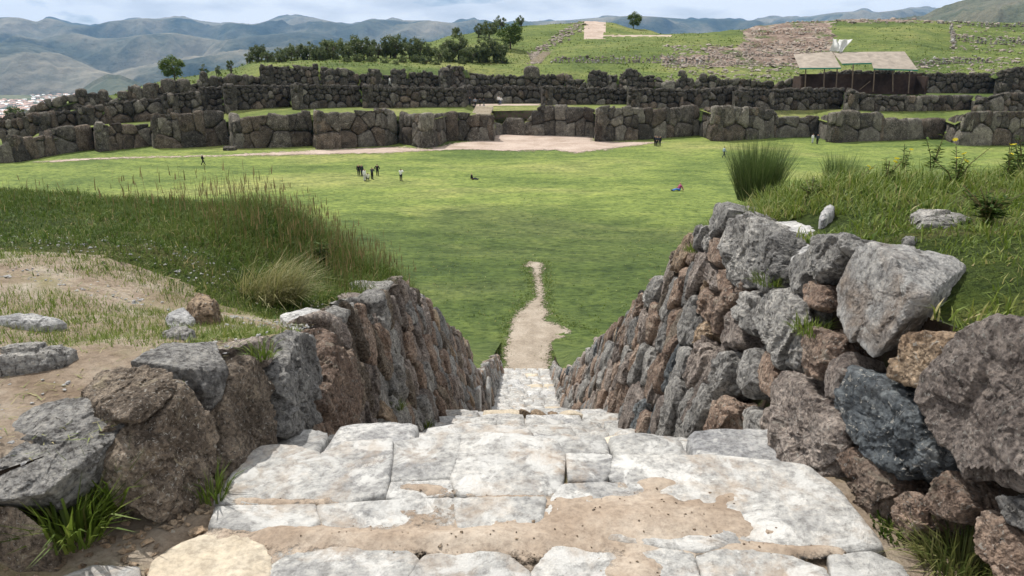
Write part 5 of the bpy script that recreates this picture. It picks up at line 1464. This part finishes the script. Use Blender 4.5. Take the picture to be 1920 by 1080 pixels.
tips = V[4::5]; m_ = len(tips)
Bh = tips - [0, 0, .10]
V2, F2, R2 = blades(Bh, U_(.06, .15, m_), U_(.005, .012, m_), U_(0, .25, m_), U_(0, 6.28, m_), U_(0, .3, m_), U_(.2, 1, m_))
o = link('seed_stalks', mk_mesh('seed_stalks', np.vstack([V, V2]), np.vstack([F, F2 + len(V)]), False, {'rnd': np.concatenate([R, R2])}), M['seed_stalk'])
tag(o, 'brown seed stalks standing above the dark grass on the left bank', 'grass', kind='stuff')
# left: short turf islands on the trodden ground
def isl(x, y):
    r = np.zeros(np.shape(x))
    for px, py, rx, ry in ((190, 612, .95, .45), (60, 570, .6, .3), (430, 605, .45, .22), (330, 660, .18, .2), (520, 640, .2, .1), (250, 520, 1.3, .3), (60, 520, 1.2, .3), (300, 560, .5, .25), (30, 620, .5, .3), (690, 545, .35, .4), (620, 560, .3, .2), (120, 655, .5, .16)):
        c = at_z(px, py, 12.35 if py > 540 else 12.2)
        r = np.maximum(r, np.exp(-((x - c[0]) / rx) ** 2 - ((y - c[1]) / ry) ** 2))
    return np.clip((r - .22) * 2.2 + .5 * n2(x, y, 3.0, 4, 8.0) * (r > .12), 0, 1) * (x < wxL(y) - .05)
B = pick(190000, -7, -1.2, 2.6, 7.0, isl, -1); n = len(B)
o = grass_obj('turf', B, U_(.025, .085, n), U_(.004, .009, n), U_(.1, 1.1, n), U_(0, 6.28, n), U_(.1, .8, n), np.clip(rng.normal(.45, .25, n), 0, 1), M['short_grass'], simple=True)
tag(o, 'short yellow green turf on the trodden earth left of the stairs', 'grass', kind='stuff')
B = pick(26000, -8, -1.2, 1.9, 6.2, lambda x, y: np.clip(.5 + .9 * n2(x, y, 1.9, 4, 41.0), 0, 1) * (x < wxL(y) - .05), -1); n = len(B)
o = grass_obj('straw', B + [0, 0, .022], U_(.02, .07, n), U_(.003, .006, n), U_(1.2, 1.55, n), U_(0, 6.28, n), U_(-.1, .2, n), np.clip(rng.normal(.85, .25, n), 0, 1), M['short_grass'], simple=True)
tag(o, 'dry straw litter on the trodden earth left of the stairs', 'straw', kind='stuff')
# right: mixed turf, short near the wall and taller towards the crest
fR = lambda x, y: (x > wxR(y) + .06) * np.clip(.85 + 1.2 * n2(x, y, 1.6, 4, 6.0), 0, 1) * (y < 9.5)
def clear_slab(x, y):
    r = np.ones(np.shape(x))
    for px, py, zz, rx, ry in ((1700, 505, 12.86, .30, .34), (1500, 440, 12.62, .28, .42), (1640, 470, 12.86, .2, .3), (1760, 500, 12.86, .2, .22)):
        c = at_z(px, py, zz); r = np.minimum(r, (((x - c[0]) / rx) ** 2 + ((y - c[1]) / ry) ** 2) > 1)
    return r
B = pick(165000, 1.3, 9.5, 0.9, 9.0, lambda x, y: fR(x, y) * clear_slab(x, y), 1); n = len(B)
tall = sstep(3.6, 6.2, B[:, 1] + .25 * B[:, 0] - .4)
hgt = U_(.03, .10, n) * (1 + 1.35 * tall) * (1 + .6 * n2(B[:, 0], B[:, 1], 1.1, 3, 17.0))
o = grass_obj('bank_grass', B, hgt, U_(.005, .010, n), U_(.1, 1.0, n), U_(0, 6.28, n), U_(.1, .9, n), np.clip(rng.normal(.45, .26, n) + .35 * n2(B[:, 0], B[:, 1], 1.5, 3, 3.0), 0, 1), M['short_grass'])
tag(o, 'mixed green grass on the bank above the right wall', 'grass', kind='stuff')
print('right grass', n)

for sd, x0, x1, y0, y1, fn, lab in ((-1, -11, -1.3, 4.6, 10, lambda x, y: fL(x, y) * np.clip(.2 + 1.4 * n2(x, y, 1.2, 3, 55.0), 0, 1), 'low broad leaved weeds mixed into the left bank grass'), (1, 1.4, 8, 1.2, 8, lambda x, y: fR(x, y) * clear_slab(x, y) * np.clip(.15 + 1.4 * n2(x, y, 1.3, 3, 66.0), 0, 1), 'low broad leaved weeds mixed into the right bank grass')):
    B = pick(26000, x0, x1, y0, y1, fn, sd); n = len(B)
    o = grass_obj('ground_cover', B, U_(.03, .11, n) * (1 + .6 * sstep(5, 7, B[:, 1])), U_(.012, .030, n), U_(.3, 1.3, n), U_(0, 6.28, n), U_(.1, .9, n), np.clip(rng.normal(.5, .3, n), 0, 1), M['weed'])
    tag(o, lab, 'weeds', kind='stuff')
# ---------------------------------------------------------------- single tufts and weeds
def tuft(name, label, base, n, hmin, hmax, rad, leanmax, wmin, wmax, mat, curve=(.1, .7), az=None, rmean=.45, cat='grass tuft', group=None, leanmin=0.0, azs=.5):
    base = np.asarray(base, float)
    a = U_(0, 6.28, n) if az is None else rng.normal(az, azs, n)
    rr = np.sqrt(rng.random(n)) * rad
    a0 = U_(0, 6.28, n)
    B = base + np.stack([np.cos(a0) * rr, np.sin(a0) * rr, np.zeros(n)], 1)
    ln = leanmin + U_(0.02, 1, n) ** 1.2 * (leanmax - leanmin)
    if az is None: a = a0 + rng.normal(0, .5, n)
    V, F, R = blades(B - base, U_(hmin, hmax, n), U_(wmin, wmax, n), ln, a, U_(curve[0], curve[1], n), np.clip(rng.normal(rmean, .22, n), 0, 1))
    o = link(name, mk_mesh(name, V, F, False, {'rnd': R}), mat); o.location = base
    tag(o, label, cat, group); return o
def pR(px, py, z):
    p = at_z(px, py, z)
    for _ in range(4): p = at_z(px, py, float(bankR(p[0], p[1])))
    return p
def pL(px, py, z=12.2):
    p = at_z(px, py, z)
    for _ in range(4): p = at_z(px, py, float(bankL(p[0], p[1])))
    return p
tuft('grass_tuft', 'tall upright green rush tuft at the edge of the right bank', pR(1418, 375, 12.6), 2400, .40, .98, .26, .50, .004, .0075, M['rush'], (.0, .25))
tuft('grass_tuft', 'smaller rush tuft to the right of the tall rush tuft', pR(1575, 345, 12.6), 600, .25, .55, .2, .6, .004, .007, M['rush'], (.0, .3))
tuft('grass_tuft', 'pale bent grass clump flopping over the bare earth left of the stairs', pL(505, 560), 1100, .18, .52, .24, 1.25, .004, .007, M['dry_grass'], (.2, .75), az=-.25, rmean=.55, leanmin=.35, azs=.8)
tuft('grass_tuft', 'green grass clump at the foot of the near left boulders', at_z(140, 1010, 12.14) + [0, 0, 0], 170, .12, .26, .09, .95, .008, .014, M['short_grass'], (.2, .9), rmean=.25)
tuft('grass_tuft', 'tall green blades growing in the gap between two near left boulders', at_z(215, 950, 12.16), 70, .14, .32, .05, .7, .008, .014, M['short_grass'], (.1, .8), rmean=.3)
tuft('grass_tuft', 'thin blades at the left corner of the platform', at_z(400, 935, 12.1), 60, .06, .16, .05, .7, .005, .008, M['short_grass'], rmean=.3)
tuft('grass_tuft', 'grass tuft at the foot of the right wall near the lower right corner', at_z(1800, 1068, 12.08), 420, .08, .22, .12, 1.1, .004, .007, M['dry_grass'], (.2, .9), rmean=.25)
tuft('grass_tuft', 'low green sprigs beside the right corner of the platform', at_z(1690, 1000, 12.06), 160, .03, .08, .10, 1.0, .008, .016, M['weed'], rmean=.6)
for k, (px, py, lab) in enumerate(((735, 765, 'small grass tuft growing from the left wall, upper one of two'), (792, 800, 'small grass tuft growing low on the left wall near the steps'), (470, 668, 'green sprig in a crack between the left boulders'))):
    p = hit_wall(px, py, -1) + [.06, -.02, 0]
    tuft('grass_tuft', lab, p, 70, .05, .13, .05, 1.2, .004, .008, M['short_grass'], (.3, 1.0), rmean=.35)
for k, (px, py, lab) in enumerate(((1535, 620, 'grass tuft in a gap under the pale slab of the right wall'), (1455, 530, 'grass tuft between the white blocks at the top of the right wall'), (1310, 470, 'low tuft on the crest of the right wall where it drops'))):
    p = hit_wall(px, py, 1) + [-.05, -.02, 0]
    tuft('grass_tuft', lab, p, 130, .04, .10, .08, 1.2, .004, .007, M['short_grass'], (.3, 1.0), rmean=.35)
# leafy weeds: stem, leaves, yellow flowers
def weed(label, base, h, nst, spread, flowers=0, leafsz=.05, name='weed_plant', bend=.25):
    base = np.asarray(base, float)
    t = empty(name, base); tag(t, label, 'plant')
    sm = MB(); LV = []; LR = []; heads = []
    for s_ in range(nst):
        a = U_(0, 6.28); l = U_(.1, 1) * spread
        top = np.array([math.cos(a) * l, math.sin(a) * l, h * U_(.6, 1)])
        mid = top * [.35, .35, .55]
        sm.tube([(0, 0, -.02), mid, top], [.006, .004, .002], 4, r=U_(0, 1))
        nl = int(10 + h * 40)
        for k in range(nl):
            u = U_(.15, 1); p = mid * u * 2 if u < .5 else mid + (top - mid) * (u - .5) * 2
            b = U_(0, 6.28); ln = leafsz * U_(.6, 1.4) * (1.25 - .6 * u)
            d = np.array([math.cos(b), math.sin(b), U_(-.1, .7)]); d /= np.linalg.norm(d)
            sd = np.cross(d, [0, 0, 1.0]); sd /= max(np.linalg.norm(sd), 1e-3)
            LV += [p, p + d * ln * .5 + sd * ln * .17, p + d * ln - [0, 0, ln * .15], p + d * ln * .5 - sd * ln * .17]; LR += [U_(0, 1)] * 4
        heads.append(top)
    link('stem', sm.mesh('stem'), M['stem'], t)
    link('leaves', mk_mesh('leaves', LV, np.arange(len(LV)).reshape(-1, 4), False, {'rnd': LR}), M['weed'], t)
    for k in range(flowers):
        c = heads[k % len(heads)] + rng.normal(size=3) * .015; b = MB()
        tx = Euler((U_(-.9, .4), U_(-.5, .5), U_(0, 6))).to_matrix()
        for q in range(8):
            a = q * .785; R_ = .021
            pts = [Vector((0, 0, 0)), Vector((math.cos(a - .32) * R_ * .7, math.sin(a - .32) * R_ * .7, .006)), Vector((math.cos(a) * R_, math.sin(a) * R_, .004)), Vector((math.cos(a + .32) * R_ * .7, math.sin(a + .32) * R_ * .7, .006))]
            b.add([Vector(c) + tx @ p for p in pts], [(0, 1, 2, 3)], .5)
        link('flower', b.mesh('flower'), M['petal'], t)
    return t
weed('dark leafy shrub in the grass beside the left wall', pL(602, 500), .34, 14, .26, 0, .075)
weed('tall leafy weed sticking up near the right crest', pR(1745, 330, 12.8), .46, 4, .12, 0, .08)
weed('slender leafy weed left of the tall weed on the right crest', pR(1690, 335, 12.8), .34, 3, .10, 1, .07)
weed('weed with a yellow flower at the right edge of the bank', pR(1885, 345, 12.85), .30, 6, .16, 3, .06)
weed('yellow flowered weed in the middle of the right bank crest', pR(1790, 350, 12.8), .30, 6, .18, 4, .06)
weed('small yellow flowered weed beside the smaller rush tuft', pR(1610, 350, 12.7), .20, 4, .12, 2, .05)
weed('dark bushy weed above the grey stone on the right bank', pR(1850, 420, 12.9), .20, 14, .16, 0, .06)
weed('broad leafy weed at the right frame edge on the crest', pR(1912, 330, 12.9), .40, 8, .22, 2, .075)
weed('low weed with yellow flowers between the tall weeds on the right crest', pR(1660, 350, 12.75), .22, 6, .16, 2, .05)
weed('low leafy weed behind the white rock on the right bank', pR(1520, 375, 12.6), .16, 8, .14, 0, .05)

# ---------------------------------------------------------------- loose rocks on the banks
def loose(label, outline, z, th, mt, side, seed, sub=5, sink=.06):
    P = np.array([at_z(x, y, z) for x, y in outline])
    c2 = P.mean(0); g = float((bankL if side < 0 else bankR)(c2[0], c2[1]))
    P = np.array([at_z(x, y, g + th * .6) for x, y in outline])
    c2 = P.mean(0)
    pts = np.vstack([c2 + (P - c2) * .72 + [0, 0, th * .4], P - [0, 0, th * .1], P - [0, 0, th * .6 + sink]])
    o = boulder(None, 'rock', mt, pts, sub, 14, .07, seed, 2)
    tag(o, label, 'rock'); return o
loose('rounded brown rock lying on the bare earth left of the stairs', [(348, 580), (365, 566), (395, 562), (410, 575), (400, 590), (370, 594)], 12.3, .12, 'tan', -1, 1.1)
loose('pale flat rock just in front of the rounded brown rock', [(308, 598), (325, 585), (350, 586), (362, 600), (345, 612), (318, 608)], 12.3, .07, 'white', -1, 2.2)
loose('flat grey rock half buried behind the near left boulders', [(300, 632), (320, 620), (350, 618), (372, 628), (355, 640), (318, 642)], 12.35, .07, 'limestone', -1, 3.3)
loose('long flat pale stone set in the earth at the left frame edge, upper one', [(-20, 598), (40, 593), (100, 597), (122, 604), (80, 610), (-20, 608)], 12.4, .05, 'white', -1, 4.4)
loose('flat dark edged stone on the earth at the left frame edge, lower one', [(-20, 680), (20, 662), (80, 655), (143, 656), (120, 672), (60, 686), (-20, 692)], 12.42, .09, 'limestone', -1, 5.5)
loose('small stone at the foot of the bent grass clump', [(600, 590), (625, 575), (655, 582), (640, 598)], 12.0, .05, 'limestone', -1, 6.6, 4)
loose('pale rock on the rim of the left wall where the grass begins', [(668, 556), (690, 543), (718, 546), (722, 560), (695, 568)], 11.8, .06, 'limestone', -1, 7.7, 4)
loose('white rock standing in the grass of the right bank', [(1535, 408), (1552, 388), (1566, 384), (1562, 402), (1545, 414)], 12.7, .07, 'white', 1, 8.8, 4)
loose('long grey stone lying in the grass of the right bank', [(1708, 410), (1722, 398), (1790, 402), (1815, 408), (1790, 418), (1725, 420)], 12.9, .035, 'limestone', 1, 9.9)
loose('small grey stone near the long grey stone on the right bank', [(1690, 452), (1705, 446), (1722, 450), (1715, 458), (1696, 459)], 12.9, .05, 'limestone', 1, 11.1, 4)
# the flat stone at the foot of the lowest wall
pts = np.array([at_z(x, y, 0.0) + [0, 0, dz] for x, y in ((418, 282), (445, 281), (440, 278), (424, 277)) for dz in (-.1, .35)])
o = boulder(None, 'rock', 'andesite', pts, 3, 12, .08, 12.2, 1); tag(o, 'flat dark stone lying at the foot of the lowest zigzag wall', 'rock')
# grit: pebbles on the bare ground
def pebbles(name, label, P, smin, smax, mat):
    vs = []; fs = []; of = 0
    base, fb = ICO[1]
    for p in P:
        s_ = rng.uniform(smin, smax) ** 1.0 * (2.2 if rng.random() < .05 else 1)
        v = base * (1 + .35 * rng.normal(size=(len(base), 1))) * s_ * [rng.uniform(.7, 1.3), rng.uniform(.7, 1.3), .5]
        vs.append(v + p); fs.append(fb + of); of += len(base)
    o = link(name, mk_mesh(name, np.vstack(vs), np.vstack(fs), False), mat); tag(o, label, 'pebbles', kind='stuff')
Pb = pick(7000, -6, -1.3, 1.9, 6.0, lambda x, y: np.clip(.55 + .8 * n2(x, y, 1.7, 3, 3.0) - isl(x, y), 0, 1) * (x < wxL(y) - .02), -1) + [0, 0, .022]
pebbles('pebbles', 'loose pebbles on the trodden earth left of the stairs', Pb, .003, .012, M['white'])
x = U_(-1.9, -1.12, 420); y = U_(1.7, 2.45, 420)
pebbles('pebbles', 'gravel beside the left edge of the platform', np.stack([x, y, grit_z(x, y) + .004], 1), .006, .018, M['tan'])
x = U_(-1.0, 1.1, 420); y = U_(1.6, 2.66, 420)
pebbles('pebbles', 'fine grit scattered on the dusty platform', np.stack([x, y, np.maximum(dust_z(x, y), PLAT - .004) + .002], 1), .0015, .0045, M['tan'])

# ---------------------------------------------------------------- people
def skin_mesh(J, E):
    me = D.meshes.new('body')
    names = list(J); ix = {n_: i for i, n_ in enumerate(names)}
    me.from_pydata([J[n_][:3] for n_ in names], [(ix[a], ix[b]) for a, b in E], [])
    o = D.objects.new('tmp', me); COL.objects.link(o)
    o.modifiers.new('skin', 'SKIN')
    for i, n_ in enumerate(names):
        r = J[n_][3]; rr = (r, r) if not hasattr(r, '__len__') else r
        me.skin_vertices[0].data[i].radius = rr
        me.skin_vertices[0].data[i].use_root = (n_ == 'pelvis')
    sb = o.modifiers.new('sub', 'SUBSURF'); sb.levels = 1; sb.render_levels = 1
    dg = bpy.context.evaluated_depsgraph_get(); dg.update()
    m2 = D.meshes.new_from_object(o.evaluated_get(dg))
    D.objects.remove(o)
    return m2
EDG = [('pelvis', 'waist'), ('waist', 'chest'), ('chest', 'neck'), ('neck', 'chin'), ('chin', 'head'), ('chest', 'shL'), ('shL', 'elL'), ('elL', 'wrL'), ('wrL', 'haL'), ('chest', 'shR'), ('shR', 'elR'), ('elR', 'wrR'), ('wrR', 'haR'),
       ('pelvis', 'hiL'), ('hiL', 'knL'), ('knL', 'anL'), ('anL', 'toL'), ('pelvis', 'hiR'), ('hiR', 'knR'), ('knR', 'anR'), ('anR', 'toR')]
def pose(kind):
    J = dict(pelvis=(0, 0, .95, .15), waist=(0, 0, 1.10, .135), chest=(0, 0, 1.33, .16), neck=(0, 0, 1.50, .06), chin=(0, -.02, 1.58, .08), head=(0, -.01, 1.68, .10),
             shL=(.19, 0, 1.41, .07), elL=(.25, .03, 1.13, .05), wrL=(.25, -.05, .89, .037), haL=(.25, -.07, .80, .04), shR=(-.19, 0, 1.41, .07), elR=(-.25, .03, 1.13, .05), wrR=(-.25, -.05, .89, .037), haR=(-.25, -.07, .80, .04),
             hiL=(.10, 0, .88, .10), knL=(.11, -.02, .48, .068), anL=(.11, .02, .09, .05), toL=(.12, -.16, .04, .045), hiR=(-.10, 0, .88, .10), knR=(-.11, -.02, .48, .068), anR=(-.11, .02, .09, .05), toR=(-.12, -.16, .04, .045))
    if kind == 'walk':
        J.update(knL=(.10, -.16, .50, .068), anL=(.10, -.26, .10, .05), toL=(.11, -.43, .06, .045), knR=(-.10, .06, .48, .068), anR=(-.10, .30, .13, .05), toR=(-.11, .20, .03, .045), elL=(.24, .14, 1.16, .05), wrL=(.24, .10, .92, .037), haL=(.24, .06, .84, .04), elR=(-.24, -.08, 1.14, .05), wrR=(-.22, -.26, .98, .037), haR=(-.21, -.34, .96, .04))
    if kind == 'photo':
        J.update(elL=(.30, -.16, 1.24, .05), wrL=(.12, -.30, 1.50, .037), haL=(.06, -.31, 1.56, .04), elR=(-.30, -.16, 1.24, .05), wrR=(-.12, -.30, 1.50, .037), haR=(-.06, -.31, 1.56, .04))
    if kind == 'akimbo':
        J.update(elL=(.40, .08, 1.14, .05), wrL=(.22, -.06, 1.00, .037), haL=(.17, -.10, .98, .04), elR=(-.40, .08, 1.14, .05), wrR=(-.22, -.06, 1.0, .037), haR=(-.17, -.10, .98, .04))
    if kind == 'sit':
        dz = -.80
        J = {k_: (a[0], a[1] + .12 * max(0, a[2] - .95), a[2] + dz, a[3]) for k_, a in J.items()}
        J.update(hiL=(.10, -.05, .13, .10), knL=(.14, -.45, .22, .068), anL=(.13, -.86, .07, .05), toL=(.13, -.90, .18, .045), hiR=(-.10, -.05, .13, .10), knR=(-.13, -.46, .16, .068), anR=(-.12, -.88, .06, .05), toR=(-.12, -.92, .17, .045),
                 elL=(.27, .22, .34, .05), wrL=(.26, .30, .10, .037), haL=(.26, .34, .04, .04), elR=(-.25, -.02, .36, .05), wrR=(-.18, -.24, .28, .037), haR=(-.15, -.31, .26, .04))
    if kind == 'squat':
        J = {k_: (a[0], a[1], a[2] - .62, a[3]) for k_, a in J.items()}
        J.update(hiL=(.11, -.02, .30, .10), knL=(.16, -.36, .50, .068), anL=(.13, -.10, .09, .05), toL=(.14, -.28, .04, .045), hiR=(-.11, -.02, .30, .10), knR=(-.16, -.36, .50, .068), anR=(-.13, -.10, .09, .05), toR=(-.14, -.28, .04, .045),
                 elL=(.26, -.22, .58, .05), wrL=(.14, -.42, .56, .037), haL=(.10, -.48, .55, .04), elR=(-.26, -.22, .58, .05), wrR=(-.14, -.42, .56, .037), haR=(-.10, -.48, .55, .04))
    return J
UPJ = ('waist', 'chest', 'shL', 'elL', 'shR', 'elR'); LOJ = ('pelvis', 'hiL', 'knL', 'hiR', 'knR', 'anL', 'anR')
POSES = {}
for kd in ('stand', 'walk', 'photo', 'akimbo', 'sit', 'squat'):
    J = pose(kd); me = skin_mesh(J, EDG)
    nv = len(me.vertices); co = np.zeros(nv * 3, np.float32); me.vertices.foreach_get('co', co); co = co.reshape(-1, 3)
    no = np.zeros(nv * 3, np.float32); me.vertices.foreach_get('normal', no); no = no.reshape(-1, 3)
    names = list(J); jp = np.array([J[n_][:3] for n_ in names])
    fc = [tuple(p.vertices) for p in me.polygons]
    cen = np.array([co[list(q)].mean(0) for q in fc])
    # which bone a face belongs to
    best = np.full(len(cen), 9.0); bj = np.zeros(len(cen), object)
    for a, b in EDG:
        A = np.array(J[a][:3]); Bq = np.array(J[b][:3]); d_ = Bq - A
        t = np.clip(((cen - A) @ d_) / (d_ @ d_), 0, 1); dist = np.linalg.norm(cen - A - t[:, None] * d_, axis=1)
        k_ = dist < best; best[k_] = dist[k_]
        for i in np.where(k_)[0]: bj[i] = (a, b, t[i])
    def part(sel, off, nm):
        ids = sorted({v_ for i in sel for v_ in fc[i]}); mp = {v_: i for i, v_ in enumerate(ids)}
        m2 = D.meshes.new(nm); m2.from_pydata([tuple(co[v_] + no[v_] * off) for v_ in ids], [], [tuple(mp[v_] for v_ in fc[i]) for i in sel])
        m2.polygons.foreach_set('use_smooth', np.ones(len(m2.polygons), bool)); return m2
    ARM = {('shL', 'elL'), ('shR', 'elR'), ('elL', 'wrL'), ('elR', 'wrR')}
    sh_ = [i for i in range(len(fc)) if tuple(bj[i][:2]) in (ARM | {('pelvis', 'waist'), ('waist', 'chest'), ('chest', 'shL'), ('chest', 'shR')}) or (tuple(bj[i][:2]) == ('chest', 'neck') and bj[i][2] < .55)]
    tr_ = [i for i in range(len(fc)) if tuple(bj[i][:2]) in {('pelvis', 'hiL'), ('pelvis', 'hiR'), ('hiL', 'knL'), ('hiR', 'knR'), ('knL', 'anL'), ('knR', 'anR')}]
    so_ = [i for i in range(len(fc)) if tuple(bj[i][:2]) in {('anL', 'toL'), ('anR', 'toR')}]
    hz = J['head'][2]; hy_ = J['head'][1]
    ha_ = [i for i in range(len(fc)) if tuple(bj[i][:2]) == ('chin', 'head') and (cen[i][2] > hz + .03 or (cen[i][1] > hy_ + .02 and cen[i][2] > hz - .07))]
    me.polygons.foreach_set('use_smooth', np.ones(len(me.polygons), bool))
    POSES[kd] = (me, part(sh_, .016, 'shirt'), part(tr_, .014, 'trousers'), part(so_, .012, 'shoes'), part(ha_, .02, 'hair'))
M['skin'] = mat_plain('skin', (0.42, 0.25, 0.17), 0.6, .08)
_cm = {}
def cloth(c):
    if c not in _cm: _cm[c] = mat_plain('cloth %d' % len(_cm), c, .85, .12, 9)
    return _cm[c]
def person(px, py, hpx, kind, face, shirt, trous, hair, label, z=None, Yq=None, group=None):
    p = at_z(px, py, 0.0) if Yq is None else at_y(px, py, Yq)
    if Yq is None: p[2] = float(lawn_z(p[0], p[1]))
    t = empty('person', p); tag(t, label, 'person', group)
    base = {'sit': .98, 'squat': 1.15}.get(kind, 1.78)
    s_ = hpx / FPX * p[1] * .985 / base
    s_ = min(max(s_, .8), 1.12)
    t.scale = (s_ * 1.04, s_ * 1.04, s_); t.rotation_euler = (0, 0, RAD(face))
    for nm, me, c in zip(('body', 'shirt', 'trousers', 'shoes', 'hair'), POSES[kind], (None, shirt, trous, (.03, .03, .035), hair)):
        o = D.objects.new(nm, me if nm == 'body' else me); COL.objects.link(o); o.parent = t
        if len(me.materials) == 0: me.materials.append(M['skin'])
        if c is not None:
            o.material_slots[0].link = 'OBJECT'; o.material_slots[0].material = cloth(c)
    return t
BK = (.012, .012, .016); DK = (.03, .035, .05); WH = (.72, .72, .70); HB = (.02, .015, .012)
person(381, 308, 20, 'walk', 120, BK, BK, WH, 'lone person in black with a white hat walking on the lawn at far left')
person(673, 329, 20, 'stand', 10, BK, BK, HB, 'person in black, leftmost of the small group on the lawn', group='group standing on the lawn')
person(679, 329, 20, 'stand', -30, DK, DK, HB, 'person in dark clothes, second from left in the small group on the lawn', group='group standing on the lawn')
person(684, 339, 20, 'stand', 60, WH, (.5, .5, .48), HB, 'person in white clothes in front of the small group on the lawn', group='group standing on the lawn')
person(690, 338, 11, 'squat', 200, (.6, .6, .5), BK, HB, 'small crouching figure beside the person in white clothes', group='group standing on the lawn')
person(698, 336, 22, 'photo', 150, DK, BK, HB, 'person in dark clothes with raised hands, second from right in the group', group='group standing on the lawn')
person(708, 329, 21, 'akimbo', 170, BK, BK, HB, 'person in black with hands on hips, rightmost of the group', group='group standing on the lawn')
person(752, 339, 24, 'photo', 165, WH, BK, HB, 'person in a white top and black trousers taking a photograph')
person(885, 336, 9, 'sit', 75, BK, DK, HB, 'person in black sitting alone on the middle of the lawn')
person(1274, 357, 17, 'sit', -75, (.32, .07, .16), (.05, .16, .5), HB, 'person in blue trousers and a red top sitting on the lawn')
person(1357, 295, 21, 'walk', 100, (.35, .45, .5), DK, HB, 'person in a pale blue top walking on the right part of the lawn')
person(1228, 273, 20, 'stand', 20, BK, BK, HB, 'person in black, left of three standing where the pink path ends', group='three people by the wall')
person(1232, 274, 20, 'akimbo', 0, DK, BK, HB, 'person in dark clothes, middle of three standing where the pink path ends', group='three people by the wall')
person(1237, 273, 19, 'stand', -40, BK, DK, HB, 'person in black, right of three standing where the pink path ends', group='three people by the wall')
person(1523, 268, 18, 'stand', 30, WH, (.5, .52, .55), HB, 'person in white beside the wall corner on the right', group='pair by the right wall corner')
person(1532, 270, 19, 'walk', -30, DK, BK, HB, 'person in dark clothes beside the person in white at the wall corner', group='pair by the right wall corner')
for k, (px, py, h_, c, tr, kd, lab) in enumerate(((881, 200, 18, DK, DK, 'stand', 'person in dark clothes, first from left on the terrace'), (891, 201, 17, (.3, .32, .38), BK, 'akimbo', 'person in a grey top, second from left on the terrace'), (900, 201, 16, DK, BK, 'stand', 'person in dark clothes, third from left on the terrace'), (907, 201, 16, BK, (.2, .2, .22), 'walk', 'person in black, fourth from left on the terrace'), (935, 197, 17, WH, DK, 'stand', 'person in white on the terrace, left one of a pair'), (938.5, 197, 15, WH, (.1, .12, .2), 'akimbo', 'person in white on the terrace, right one of a pair'))):
    person(px, py - .5, h_, kd, 40 * k, c, tr, HB, lab, Yq=139.5 if k < 4 else 144, group='walkers on the terrace by the middle wall')
person(731, 160, 13, 'walk', 70, WH, (.3, .3, .3), HB, 'person in pale clothes walking behind the middle wall', Yq=135)
